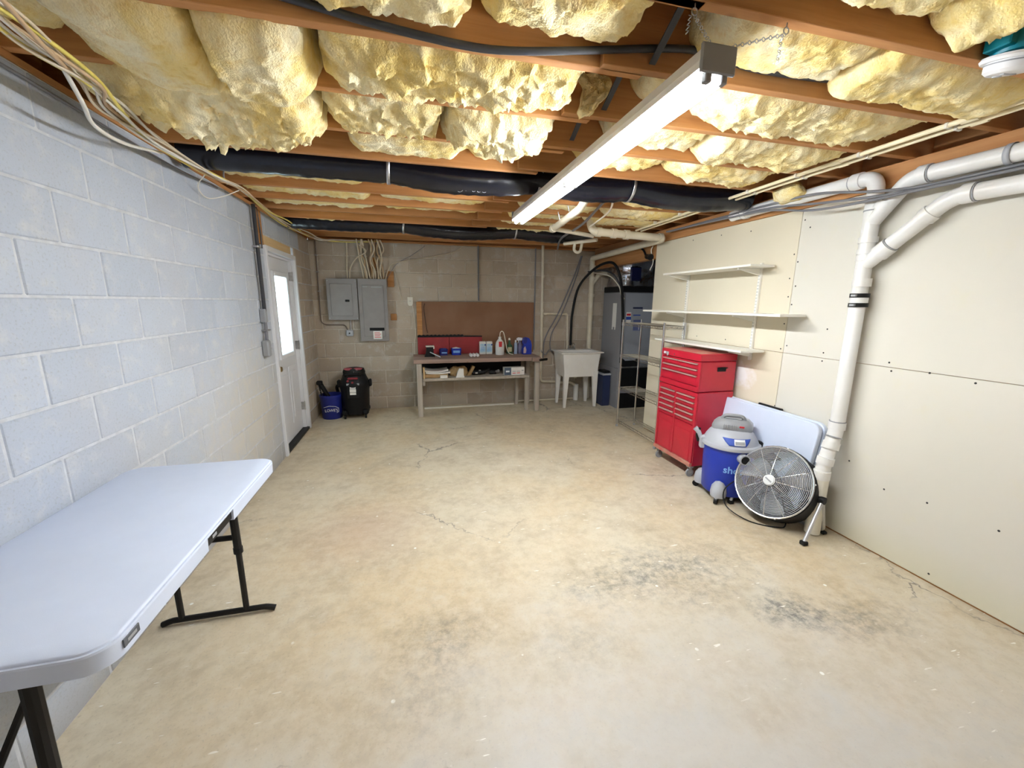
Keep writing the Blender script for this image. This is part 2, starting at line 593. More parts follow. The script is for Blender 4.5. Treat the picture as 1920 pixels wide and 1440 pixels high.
BOARD = mat('brown_hardboard', (.235, .108, .052), .6, col2=(.29, .155, .085), scale=2.2, lo=.4, hi=.75)
BLUE = mat('blue_plastic', (.008, .035, .42), .38)
BLUE_D = mat('dark_blue_plastic', (.012, .02, .20), .4)
BLUE_B = mat('navy_plastic', (.02, .03, .085), .45)
LGREY = mat('light_grey_plastic', (.45, .47, .52), .42)
MGREY = mat('mid_grey_plastic', (.30, .31, .33), .45)
FURN = mat('grey_blue_furnace_steel', (.36, .385, .44), .4, .1)
FURN_S = mat('dark_grey_furnace_steel', (.25, .25, .27), .5, .05)
FOIL = mat('crinkled_foil', (.60, .60, .66), .18, 1.0, bump=1.0, bscale=22)
BRASS = mat('aged_brass', (.28, .19, .08), .3, .9)
PAPER = mat('paper', (.80, .79, .76), .8)
CARD = mat('cardboard', (.45, .30, .14), .8, col2=(.38, .25, .11), scale=9)
GREENB = mat('green_plastic', (.05, .13, .07), .3)
GOLD = mat('amber_plastic', (.42, .28, .06), .35)
LBLUE = mat('light_blue_plastic', (.36, .48, .66), .4)
PALEBLUE = mat('pale_blue_print', (.38, .60, .74), .6, col2=(.70, .80, .86), scale=18)
CYAN = mat('teal_plastic', (.0, .22, .30), .4)
CREAM = mat('cream_plastic', (.78, .75, .66), .45)
SHELFW = mat('white_melamine', (.84, .82, .76), .4)
INKB = mat('blue_print', (.03, .08, .42), .5)
INKR = mat('red_print', (.62, .02, .03), .5)
INKK = mat('black_print', (.02, .02, .02), .6)
INKW = mat('white_print', (.80, .82, .84), .5)
INKG = mat('grey_print', (.35, .36, .38), .6)
INKLB = mat('light_blue_print', (.22, .45, .85), .5)
# ================================================================== STRUCTURE
XR = 4.21          # face of the drywall wall
YB = 6.19          # face of the block back wall
YREAR = -2.5
ZJ = 2.44          # underside of joists
ZSUB = 2.675
L8, B16 = .2032, .4064
DZ = .181

fl = struct(MB().box(-.2, 5.5, YREAR - .2, YB + .2, -.12, 0).build('floor', FLOOR))
ceil = struct(MB().box(-.2, 5.5, YREAR - .2, YB + .2, ZSUB, ZSUB + .02).build('ceiling', SUBFLOOR))

# subfloor boards seen between the batts, running along the room
_b = None
for i in range(22):
    x0 = -.1 + i * .25
    o = MB().box(x0, x0 + .246, YREAR, YB, ZSUB - .012, ZSUB).build('subfloor_board', SUBFLOOR, ceil, world=False) if _b is None else None
    if _b is None:
        _b = o
        me = o.data
        for v in me.vertices:
            v.co.x -= x0
    else:
        o = copy_part(_b, ceil, (0, 0, 0))
    o.location = Vector((x0, 0, 0)) - ceil.location

DY0, DY1, DZ1 = 4.375, 5.405, 2.11      # door opening incl. frame
m = MB()
m.box(-.2, -.004, YREAR, DY0, -.05, 2.41)
m.box(-.2, -.004, DY1, YB + .2, -.05, 2.41)
m.box(-.2, -.004, DY0, DY1, DZ1 + .09, 2.41)
wl = struct(m.build('wall_left', MORTAR))
wb = struct(MB().box(-.004, 5.4, YB + .004, YB + .2, -.05, 2.41).build('wall_back', MORTAR_B))

rnd = random.Random(4)
_cache = {}
def block(parent, x0, x1, y0, y1, z0, z1):
    key = ('tan' if parent.name == 'wall_back' or y0 > 5.3 else 'grey', round(x1 - x0, 3), round(y1 - y0, 3), round(z1 - z0, 3))  # one kind of block; only the painted-in light tint differs
    if key not in _cache:
        me = MB().box(0, x1 - x0, 0, y1 - y0, 0, z1 - z0, .005)
        o = me.build('block', BLOCK_B if key[0] == 'tan' else BLOCK, parent, world=False)
        _cache[key] = o
    else:
        o = copy_part(_cache[key], parent, (0, 0, 0))
    o.location = Vector((x0, y0, z0)) - parent.location

J = .0048
for n in range(12):
    z0 = DZ + L8 * (n - 1) + J
    z1 = DZ + L8 * n - J
    z0 = max(z0, .0)
    z1 = min(z1, 2.405)
    # left wall: joints at 1.6227 + k*16in on the course whose foot is .994
    idx = n - 5
    off = 1.6227 + (B16 / 2 if idx % 2 else 0)
    k = -5
    while off + k * B16 < YB:
        a, b = off + k * B16 + J, off + (k + 1) * B16 - J
        k += 1
        if b < -.3:
            continue
        b = min(b, YB + .05)
        px = rnd.uniform(-.0012, .0012)
        segs = [(a, b)]
        if z0 < DZ1 + .09 - .02:
            segs = []
            if a < DY0 - .01: segs.append((a, min(b, DY0 - .004)))
            if b > DY1 + .01: segs.append((max(a, DY1 + .004), b))
        for s0, s1 in segs:
            zz0 = z0
            if s1 - s0 > .03:
                block(wl, -.09, px, s0, s1, zz0, z1)
    # back wall
    off = .307 if n % 2 else .51
    k = -2
    while off + k * B16 < 5.25:
        a, b = off + k * B16 + J, off + (k + 1) * B16 - J
        k += 1
        a, b = max(a, .004), min(b, 5.3)
        if b - a > .03:
            block(wb, a, b, YB - rnd.uniform(-.0012, .0012), YB + .09, z0, z1)

# drywall partition
wr = struct(MB().box(XR + .0127, XR + .10, YREAR, 4.44, 0.0, 2.30).build('wall_right', JOIST_Y))
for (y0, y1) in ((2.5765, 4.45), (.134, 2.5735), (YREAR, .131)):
    dm = DRYWALL if y0 > 2 else DRYWALL_COOL
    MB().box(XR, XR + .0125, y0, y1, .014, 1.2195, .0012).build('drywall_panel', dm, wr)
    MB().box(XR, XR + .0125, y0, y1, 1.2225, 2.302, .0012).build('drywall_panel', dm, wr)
MB().box(XR + .0126, XR + .1, 4.44, 4.452, .01, 2.30).build('panel_end', DRYWALL, wr)
# nail and screw heads
m = MB()
def head(y, z, r=.006):
    m.lathe([(r, 0), (r * .8, .0012), (0.0, .0014)], 8, Matrix.Translation((XR, y, z)) @ Matrix.Rotation(-pi / 2, 4, 'Y'))
for y, z in ((2.55, 2.22), (2.50, 2.16), (2.60, 1.98), (2.56, 1.92), (2.61, 1.80), (2.55, 1.74), (2.60, 1.66), (2.56, 1.60), (2.60, 1.45), (2.55, 1.28), (2.60, 1.25), (3.05, 2.22), (3.4, 2.24), (3.8, 2.25), (2.25, 1.43), (2.25, 1.26), (2.25, 1.20), (1.83, 1.25), (1.81, 1.20), (1.42, 1.20), (1.62, 1.22), (2.58, .78), (2.34, .70), (1.72, .45), (1.50, .47), (1.20, .47), (3.2, 1.27), (3.6, 1.27), (1.42, .06), (1.95, .55)):
    head(y, z)
o = m.build('screw_heads', INKK, wr)
tag(o, kind='stuff')

# alcove shell beyond the partition and rear of the room
struct(MB().box(5.3, 5.42, 2.9, YB, 0, 2.66).build('wall_alcove', BLOCK))
struct(MB().box(XR + .1, 5.42, 2.8, 2.9, 0, 2.66).build('wall_alcove_end', DRYWALL))
struct(MB().box(-.2, 4.4, YREAR - .12, YREAR, 0, 2.66).build('wall_rear', BLOCK_B))

# sill plates, rim boards, headers
tag(struct(MB().box(-.19, .0, YREAR, YB, 2.412, ZJ, .002).build('trim_1', JOIST_Y)))
struct(MB().box(-.19, -.15, YREAR, YB, ZJ, ZSUB).build('trim_2', JOIST_Y))
struct(MB().box(.0, 5.3, YB + .002, YB + .19, 2.412, ZJ, .002).build('trim_3', JOIST))
hd = struct(MB().box(XR - .012, XR + .10, YREAR, 4.46, 2.304, ZJ - .001, .003).build('trim_4', JOIST_Y))
struct(MB().box(XR + .0, XR + .09, 4.462, 6.16, 2.13, ZJ - .001, .003).build('trim_5', JOIST_Y))
struct(MB().box(XR + .12, XR + .16, YREAR, 4.6, ZJ, ZSUB).build('trim_6', JOIST_Y))

struct(MB().box(-.15, 5.4, YB + .03, YB + .07, ZJ, ZSUB).build('trim_7', JOIST))
# ------------------------------------------------------------------ joists
ORD = ['nearest', 'second', 'third', 'fourth', 'fifth', 'sixth', 'seventh', 'eighth', 'ninth', 'tenth', 'eleventh', 'twelfth', 'thirteenth', 'fourteenth', 'fifteenth', 'sixteenth', 'seventeenth', 'eighteenth']
def yl(k):   # far bottom edge of left joist k
    return {0: 1.200}.get(k, 1.575 + B16 * (k - 1)) if k >= 0 else 1.2 + B16 * k
def yr(k):
    return {0: 1.195, 1: 1.545, 2: 1.935, 3: 2.325, 4: 2.725}.get(k, 2.725 + B16 * (k - 4)) if k >= 0 else 1.195 + B16 * k
TH = .038
KMAX = 12
_pl = _pr = None
for k in range(-4, KMAX + 1):
    n = KMAX - k
    where = ('next to the block back wall' if n == 0 else ORD[n] + ' from the block back wall') if n < len(ORD) else 'behind the camera'
    for side in 'LR':
        far = yl(k) if side == 'L' else yr(k)
        if side == 'L':
            x0, x1 = -.149, 2.19 + (.02 if k % 2 else -.01)
            nm, lb = 'ceiling_joist', 'pine ceiling joist over the block wall side, ' + where
        else:
            x0, x1 = 2.03, XR + .118
            nm, lb = 'ceiling_joist', 'pine ceiling joist over the drywall side, ' + where
        if side == 'R' and k >= 8:
            x1 = 5.3
        far = min(far, YB - .01)
        key = (round(x1 - x0, 3))
        o = MB().box(x0, x1, far - TH, far, ZJ, ZSUB - .0125, .002).build(nm, JOIST)
        tag(o, lb, 'joist', 'ceiling joists')

# ------------------------------------------------------------------ insulation batts
def fnoise(p, s, o=0.0):
    return noise.noise((p[0] * s + o, p[1] * s + o * 1.7, p[2] * s - o))

def batt(x0, x1, y0, y1, zb, sag, seed, rough=.03, res=.012, over=0.0, endl=.06, endr=.06, skew=0.0, ragged=0.0, label='', fold=0.0):
    """a fluffy batt: closed body whose underside sags and is torn"""
    nx = max(8, int((x1 - x0) / res))
    ny = max(8, int((y1 - y0 + 2 * over) / res))
    m = MB()
    so = seed * 13.7
    def pt(i, j):
        u, v = i / nx, j / ny
        x = x0 + (x1 - x0) * u
        yo = over * max(0.0, 1 - abs(2 * u - 1) ** 4)
        y = (y0 - yo * .25) + (y1 - y0 + yo * 1.25) * v
        x += skew * (v - .5)
        prof = (1 - abs(2 * v - 1) ** 4)
        d0, d1 = (x - x0) / max(endl, 1e-3), (x1 - x) / max(endr, 1e-3)
        e = max(0.0, min(1.0, d0)) ** .5 * max(0.0, min(1.0, d1)) ** .5
        big = fnoise((x, y, 0), 2.6, so)
        med = fnoise((x, y, 0), 8.0, so + 3)
        fine = fnoise((x, y, 0), 24.0, so + 7)
        rid = 1 - abs(fnoise((x * 1.0, y * 1.6, 0), 10.0, so + 11)) * 2
        fr = noise.fractal((x * 13 + so, y * 17 - so, so * .3), .75, 2.1, 5)
        st = noise.fractal((x * 30 - so, y * 75 + so, so * .7), .8, 2.0, 3)
        z = zb - sag * prof * (0.75 + .5 * big) * e - rough * (.30 * med + .42 * fr + .20 * fine + .30 * max(0, rid) ** 3) * (.35 + .65 * prof) - .0045 * st
        if fold:
            z += fold * sin((x * 1.0 + y * .8) * 38 + 4 * big) * prof
        z += (1 - e) * .07 + (1 - prof) * .035
        if ragged:
            jag = max(0, fnoise((x, y, 0), 34, so + 5)) ** 2 * ragged * 2.2
            z -= jag * (.3 + .7 * v)
        x += fnoise((x, y, z), 18, so + 21) * (rough * .35 + .004) + med * .012
        y += fnoise((x, y, z), 16, so + 31) * (rough * .25 + .003)
        return (x, y, z)
    vs = [pt(i, j) for i in range(nx + 1) for j in range(ny + 1)]
    ztop = ZSUB - .016
    W = ny + 1
    n1 = len(vs)
    # top outline ring
    ring = [i * W for i in range(nx + 1)] + [nx * W + j for j in range(1, ny + 1)] + [i * W + ny for i in range(nx - 1, -1, -1)] + [j for j in range(ny - 1, 0, -1)]
    yc0, yc1 = y0 + .004, y1 - .004
    top = []
    for r in ring:
        p = vs[r]
        top.append((p[0], min(max(p[1], yc0), yc1), ztop))
    mid = []
    for r in ring:
        p = vs[r]
        mid.append((p[0], min(max(p[1], yc0), yc1), max(p[2] + .02, ZJ + .015)))
    fs = [(i * W + j, (i + 1) * W + j, (i + 1) * W + j + 1, i * W + j + 1) for i in range(nx) for j in range(ny)]
    R = len(ring)
    a, b = n1, n1 + R
    vs += mid + top
    for q in range(R):
        q2 = (q + 1) % R
        fs.append((ring[q], ring[q2], a + q2, a + q))
        fs.append((a + q, a + q2, b + q2, b + q))
    fs.append(tuple(range(b, b + R)))
    m.add(vs, fs)
    o = m.build('insulation_batt', INS, smooth=True, ang=75)
    tag(o, label, 'insulation', 'fibreglass batts between the joists')
    return o

def bay(side, k):
    return (yl(k) + .002, yl(k + 1) - TH - .002) if side == 'L' else (yr(k) + .002, yr(k + 1) - TH - .002)

def B(side, k, x0, x1, zb, sag, seed, label, **kw):
    y0, y1 = bay(side, k)
    return batt(x0, x1, y0, y1, zb, sag, seed, label=label, **kw)

def nth(k):
    n = KMAX - k
    return ('last' if n == 1 else ORD[n - 1]) + ' joist bay from back wall'

Y = 'yellow fibreglass batt '
# left half
B('L', -1, -.1, .6, 2.50, .05, 1, Y + 'above the cable bundle, nearest bay over the block wall')
B('L', -1, .62, 2.1, 2.50, .05, 2, Y + 'at the frame top, just left of the light fixture chains', rough=.05)
B('L', 0, -.1, .34, 2.47, .05, 3, Y + 'tucked by the block wall above the cable bundle top end')
B('L', 0, .36, 1.55, 2.50, .055, 4, Y + 'torn and fluffy, above the sagging dark cable', rough=.06, res=.010, ragged=.02)
B('L', 0, 1.57, 2.12, 2.515, .04, 5, Y + 'pale, beside the light fixture, above the dark cable end', rough=.045, res=.010)
B('L', 1, -.1, .26, 2.50, .02, 6, Y + 'small, in the corner by the block wall behind the cable bundle')
B('L', 1, .28, .705, 2.425, .10, 7, Y + 'smooth pillow nearest the block wall, hanging below the joists', rough=.022, over=.06, endl=.2, endr=.03, res=.010)
B('L', 1, .71, 1.02, 2.41, .11, 8, Y + 'short smooth pillow with a rounded right end', rough=.024, over=.05, endl=.03, endr=.12, res=.010)
B('L', 1, 1.05, 2.02, 2.455, .05, 9, Y + 'long pale torn piece ahead of the ragged hanging flap', rough=.065, ragged=.02, res=.009)
B('L', 2, .10, .97, 2.41, .095, 10, Y + 'largest ragged clump drooping over the black duct end', rough=.07, over=.10, ragged=.045, res=.010, endl=.32, endr=.09)
B('L', 2, .99, 1.50, 2.445, .035, 11, Y + 'small torn clump right of the largest drooping clump', rough=.07, ragged=.03, res=.009)
B('L', 2, 1.53, 2.03, 2.425, .055, 12, Y + 'ragged clump hanging beside the light fixture middle', rough=.075, ragged=.04, res=.009)
B('L', 3, -.1, .9, 2.55, .03, 13, Y + 'hidden above the largest drooping clump')
B('L', 3, 1.02, 1.66, 2.47, .035, 14, Y + 'thin rounded strip just above the black duct', rough=.02)
B('L', 3, 1.70, 2.05, 2.49, .03, 15, Y + 'short strip just above the black duct near the light')
for k in range(4, KMAX - 1):
    if k == 4:
        continue
    zb = (2.50, 2.505, 2.49, 2.50, 2.56, 2.50, 2.52, 2.52)[(k - 4) % 8]
    B('L', k, .05, 1.05, zb, .04, 20 + k, 'tan fibreglass strip over the block wall side, left piece, ' + nth(k), rough=.035, res=.024)
    B('L', k, 1.08, 2.05, zb + .01, .035, 40 + k, 'tan fibreglass strip near ceiling middle, ' + nth(k), rough=.03, res=.024)
# right half
B('R', -1, 2.33, 2.95, 2.50, .04, 61, Y + 'at the frame top behind the light fixture chain', rough=.04)
B('R', -1, 2.97, 3.24, 2.455, .075, 62, Y + 'bulging at the frame top, left of the teal box', rough=.04, endr=.15, endl=.12)
B('R', -1, 3.46, 4.15, 2.48, .06, 63, Y + 'above the smoke alarm at the frame corner', rough=.04, endl=.1)
B('R', 0, 2.36, 2.98, 2.485, .035, 64, Y + 'smooth, right of the light fixture end plate', rough=.025, endr=.03, fold=.003)
B('R', 0, 3.0, 3.98, 2.465, .055, 65, Y + 'smooth, beside the smoke alarm', rough=.025, endl=.03, fold=.003, endr=.2)
B('R', 1, 2.34, 2.62, 2.52, .03, 66, Y + 'behind the light fixture, right of the hanging flap', rough=.03)
B('R', 1, 2.64, 3.86, 2.465, .055, 67, Y + 'scalloped, second bay behind the smoke alarm', rough=.045, endl=.15, endr=.3, ragged=.015, res=.011)
B('R', 2, 2.38, 2.93, 2.485, .035, 68, Y + 'creased, right of the light fixture middle', rough=.035, fold=.004)
B('R', 2, 2.95, 3.84, 2.462, .06, 69, Y + 'creased, ending above the cream pipe pair', rough=.04, fold=.004, endr=.2, res=.011)
B('R', 3, 2.38, 2.98, 2.495, .03, 70, Y + 'tan, between light fixture and black duct', rough=.04, endr=.12)
B('R', 3, 3.04, 3.80, 2.46, .06, 71, Y + 'tan rounded clump above the right part of black duct', rough=.035, endl=.18, endr=.2, res=.011)
for k in range(5, KMAX - 1):
    B('R', k, 2.3, 3.1, 2.49, .04, 70 + k, 'tan fibreglass strip right of ceiling middle, ' + nth(k), rough=.035, res=.024)
    if k < 8:
        B('R', k, 3.12, 3.95, 2.47, .05, 90 + k, 'tan fibreglass clump over the cream pipes, ' + nth(k), rough=.035, res=.024, endl=.12)

# the torn flap that hangs from the bay left of the lamp
m = MB()
nx, ny = 14, 22
vs = []
for sd in (0, 1):
    for i in range(nx + 1):
        for j in range(ny + 1):
            u, v = i / nx, j / ny
            wd = .16 * (1 - .62 * v ** 1.3)
            x = 2.13 + (u - .3) * wd + .02 * sin(5 * v) + .016 * noise.noise((u * 4, v * 5, 2))
            y = 1.89 - .02 * sin(u * pi) - .05 * v + .02 * noise.noise((u * 5, v * 6, 9)) + sd * (.028 + .012 * noise.noise((u * 7, v * 7, 5)))
            z = 2.60 - .195 * v - .02 * max(0, noise.noise((u * 9, 3, 7))) * v + .025 * u * v
            vs.append((x, y, z))
W = ny + 1
S = (nx + 1) * W
fs = []
for sd in (0, 1):
    for i in range(nx):
        for j in range(ny):
            fs.append(tuple(sd * S + q for q in (i * W + j, (i + 1) * W + j, (i + 1) * W + j + 1, i * W + j + 1)))
ring = [i * W for i in range(nx + 1)] + [nx * W + j for j in range(1, ny + 1)] + [i * W + ny for i in range(nx - 1, -1, -1)] + [j for j in range(ny - 1, 0, -1)]
for q in range(len(ring)):
    a, b = ring[q], ring[(q + 1) % len(ring)]
    fs.append((a, b, b + S, a + S))
m.add(vs, fs)
tag(m.build('insulation_flap', INS, smooth=True, ang=70), 'torn yellow fibreglass flap dangling just left of the light fixture', 'insulation')

# clump of insulation stuffed round the white pipe under the header
m = MB()
m.lathe([(0, -.06), (.045, -.05), (.075, -.015), (.07, .03), (.04, .06), (0, .07)], 24)
for i, p in enumerate(m.v):
    d = 1 + .35 * noise.noise(p * 18) + .2 * noise.noise(p * 40)
    m.v[i] = Vector((p.x * .9, p.y * 1.5, p.z)) * d + Vector((4.07, 2.58, 2.40))
tag(m.build('insulation_clump', INS, smooth=True, ang=80), 'small yellow fibreglass clump caught behind the cream pipes above drywall', 'insulation')

# steel bridging straps at the joist lap
for i, k in enumerate((0, 1, 2)):
    m = MB()
    a = Vector((2.235, yl(k) + .01, ZSUB - .03))
    b = Vector((2.225, yl(k + 1) - TH - .012, ZJ + .012))
    d = (b - a).normalized()
    s = Vector((1, 0, 0))
    nrm = d.cross(s)
    q = [a - s * .013, a + s * .013, b + s * .013, b - s * .013]
    m.add([p + nrm * .002 for p in q] + [p - nrm * .002 for p in q], [(0, 1, 2, 3), (4, 5, 6, 7), (0, 1, 5, 4), (1, 2, 6, 5), (2, 3, 7, 6), (3, 0, 4, 7)])
    tag(m.build('bracing_strap', DARKCABLE), 'dark diagonal steel bracing strap between joists, ' + ('nearest the camera', 'second from the camera', 'third from the camera')[i], 'strap', 'joist bracing straps')
# ================================================================== DOOR
dr = struct(MB().box(-.10, -.055, DY0 + .075, DY1 - .075, .035, DZ1 - .075, .002).build('door_1', DOORW))
# frame and casing
MB().box(-.12, .022, DY0, DY0 + .05, 0, DZ1, .004).build('door_frame', DOORW, dr)
MB().box(-.12, .022, DY1 - .05, DY1, 0, DZ1, .004).build('door_frame', DOORW, dr)
MB().box(-.12, .022, DY0 + .05, DY1 - .05, DZ1 - .05, DZ1, .004).build('door_frame', DOORW, dr)
for a, b in ((DY0 + .05, DY0 + .075), (DY1 - .075, DY1 - .05)):
    MB().box(-.11, -.02, a, b, 0.0, DZ1 - .05, .003).build('door_stop', DOORW, dr)
MB().box(-.11, -.02, DY0 + .075, DY1 - .075, DZ1 - .075, DZ1 - .05, .003).build('door_stop', DOORW, dr)
MB().box(-.12, .012, DY0 + .05, DY1 - .05, 0, .03, .004).build('threshold', BLACKM, dr)
# raised light frame
gy0, gy1, gz0, gz1 = 4.66, 5.19, .97, 1.90
fx = (-.055, -.028)
MB().box(*fx, gy0, gy0 + .055, gz0, gz1, .008).build('light_frame', DOORW, dr)
MB().box(*fx, gy1 - .055, gy1, gz0, gz1, .008).build('light_frame', DOORW, dr)
MB().box(*fx, gy0 + .055, gy1 - .055, gz0, gz0 + .055, .008).build('light_frame', DOORW, dr)
MB().box(*fx, gy0 + .055, gy1 - .055, gz1 - .055, gz1, .008).build('light_frame', DOORW, dr)
gm, t, b = nt('daylit_frosted_glass')
b.inputs['Base Color'].default_value = (.70, .92, .93, 1)
b.inputs['Roughness'].default_value = .25
b.inputs['Emission Color'].default_value = (.70, .93, 1.0, 1)
b.inputs['Emission Strength'].default_value = 5.0
gp = MB().box(-.054, -.046, gy0 + .055, gy1 - .055, gz0 + .055, gz1 - .055).build('window_pane', gm, dr)
for y in (4.80, 5.05):
    MB().box(-.047, -.042, y, y + .008, gz0 + .055, gz1 - .055).build('grille_bar', WHITE, dr)
for z in (1.28, 1.58):
    MB().box(-.047, -.042, gy0 + .055, gy1 - .055, z, z + .006).build('grille_bar', WHITE, dr)
# lower raised panels
for (a, b2) in ((4.56, 4.86), (4.94, 5.24)):
    m = MB()
    m.box(-.056, -.047, a, b2, .20, .86, .009)
    m.build('raised_panel', DOORW, dr)
    MB().box(-.048, -.040, a + .06, b2 - .06, .26, .80, .008).build('panel_field', DOORW, dr)
# knob, deadbolt, hinges
kn = MB().lathe([(.03, 0), (.031, .006), (.012, .010), (.011, .032), (.024, .040), (.029, .052), (.024, .064), (0, .068)], 20, Matrix.Translation((-.055, 4.52, .90)) @ Matrix.Rotation(pi / 2, 4, 'Y')).build('door_knob', BRASS, dr, smooth=True)
MB().lathe([(.028, 0), (.028, .008), (.016, .012), (.014, .02), (0, .021)], 20, Matrix.Translation((-.055, 4.51, 1.04)) @ Matrix.Rotation(pi / 2, 4, 'Y')).build('deadbolt', STEEL, dr, smooth=True)
for z in (.26, 1.02, 1.82):
    MB().box(-.055, -.016, DY1 - .085, DY1 - .062, z, z + .10, .003).build('hinge', STEEL, dr)
    MB().cyl((-.018, DY1 - .068, z - .005), (-.018, DY1 - .068, z + .105), .008, n=10).build('hinge_pin', STEEL, dr)
ln = tag(MB().box(-.12, .006, 4.33, 5.27, DZ1 + .004, DZ1 + .088, .003).build('door_lintel', LINTEL), 'pale pine lintel board above the white door', 'board')

# conduit run beside the door
t_ = thing('electrical_conduit', 'dark conduit dropping down the block wall to a grey switch box beside the door', 'conduit', (.03, 4.10, 1.10))
MB().tube([(.035, 4.12, 2.41), (.035, 4.11, 1.50)], .016, 10).build('conduit', DARKCABLE, t_, smooth=True)
MB().box(.002, .05, 4.07, 4.13, 1.40, 1.52, .006).build('junction_box', MGREY, t_)
MB().tube([(.035, 4.10, 1.42), (.035, 4.09, 1.22)], .014, 10).build('lower_conduit', GREYCABLE, t_, smooth=True)
MB().box(.002, .06, 4.03, 4.11, 1.09, 1.24, .012).build('switch_box', MGREY, t_)
MB().lathe([(.028, 0), (.028, .03), (.018, .045), (0, .046)], 16, Matrix.Translation((.004, 4.17, 1.17)) @ Matrix.Rotation(pi / 2, 4, 'Y')).build('round_outlet', LGREY, t_, smooth=True)
for z in (2.05, 1.32):
    MB().box(.0, .053, 4.075, 4.155, z, z + .016, .003).build('clip', STEEL, t_)
st = tag(MB().box(.002, .022, 4.20, 4.33, 2.10, 2.40, .003).build('wood_strip', JOIST), 'reddish wood strip on the block wall left of the lintel', 'board')
c_ = tag(MB().tube([(.02, 4.24, 2.41), (.03, 4.25, 2.2), (.03, 4.25, 2.06)], .006, 6).build('loose_wire', DARKCABLE, smooth=True), 'short dark wire hanging on the wood strip by the door', 'wire')

# ================================================================== FLUORESCENT FIXTURE
def emit(name, col, s):
    m, t, b = nt(name)
    b.inputs['Base Color'].default_value = (.9, .9, .9, 1)
    b.inputs['Emission Color'].default_value = (*col, 1)
    b.inputs['Emission Strength'].default_value = s
    return m
TUBE = emit('lit_fluorescent_tube', (.92, .965, 1.0), TUBE_LIGHT)
def strip_light(cx, y0, y1, label, TUBE):
    T = thing('strip_light', label, 'light', (cx, (y0 + y1) / 2, 2.22))
    zt = 2.255
    ym = (y0 + y1) / 2
    m = MB()
    sec = [(-.058, 2.274), (-.058, 2.296), (-.042, 2.336), (.042, 2.336), (.058, 2.296), (.058, 2.274)]
    m.prism(sec, y0 + .012, y1 - .012, Matrix(((1, 0, 0, cx), (0, 0, 1, 0), (0, 1, 0, 0), (0, 0, 0, 1))))
    m.build('housing', WHITE, T)
    for y in (y0, y1 - .012):
        MB().box(cx - .060, cx + .060, y, y + .012, 2.262, 2.340, .004).build('end_plate', MGREY, T)
    for dx in (-.027, .027):
        for (a, b) in ((y0 + .03, ym - .02), (ym + .02, y1 - .03)):
            MB().tube([(cx + dx, a, zt), (cx + dx, b, zt)], .0128, 12).build('lamp_tube', TUBE, T, smooth=True)
        for y in (y0 + .004, ym - .018, y1 - .026):
            m = MB()
            m.box(cx + dx - .011, cx + dx + .011, y, y + (.022 if y != ym - .018 else .036), 2.240, 2.279, .003)
            m.build('lamp_holder', MGREY if y != ym - .018 else WHITE, T)
    return T
strip_light(2.232, 1.15, 3.45, 'long white fluorescent strip light hanging by chains below the joists, lit', TUBE)
strip_light(2.232, -2.35, -.05, 'added dim fill strip light, unseen behind the camera', emit('fill_strip_tube', (1.0, .95, .85), TUBE_LIGHT * .15))  # added fill lamp, lifts the near ceiling

def chain(name, pts, label, n, tail=None):
    T = thing(name, label, 'chain', pts[0], group='light fixture chains')
    link = None
    def run(a, b, n):
        nonlocal link
        a, b = Vector(a), Vector(b)
        d = (b - a)
        for i in range(n):
            c = a + d * ((i + .5) / n)
            ln = d.length / n
            u = d.normalized()
            s = u.cross(Vector((0, 1, 0)))
            s = s.normalized() if s.length > .1 else Vector((1, 0, 0))
            if i % 2:
                s = u.cross(s)
            w = .0042
            h = ln * .72 - w
            pp = [c + u * (h * cos(q)) * 1.0 + s * (w * sin(q)) * 1.3 for q in [2 * pi * k / 10 for k in range(10)]]
            MB().tube(pp, .0011, 5, closed=True).build('link', STEEL, T, smooth=True)
    # hook
    h = Vector(pts[0])
    MB().tube([h + Vector((0, 0, .0)), h + Vector((0, 0, -.012))] , .002, 6).build('hook_shank', STEEL, T)
    MB().tube([h + Vector((.009 * sin(q), 0, -.021 + .009 * cos(q))) for q in [2 * pi * k / 14 for k in range(14)]], .0018, 6, closed=True).build('hook_eye', STEEL, T, smooth=True)
    s = h + Vector((0, 0, -.03))
    run(s, pts[1], n)
    if tail:
        run(s + Vector((-.012, 0, 0)), s + Vector((-.02, 0, -tail)), 8)
    return T
chain('hanging_chain', [(2.15, 1.172, 2.44), (2.20, 1.157, 2.338)], 'steel chain on the left of the light fixture end plate', 8, .05)
chain('hanging_chain', [(2.475, 1.172, 2.44), (2.268, 1.157, 2.338)], 'steel chain with dangling tail, right of the light fixture end plate', 16, .085)

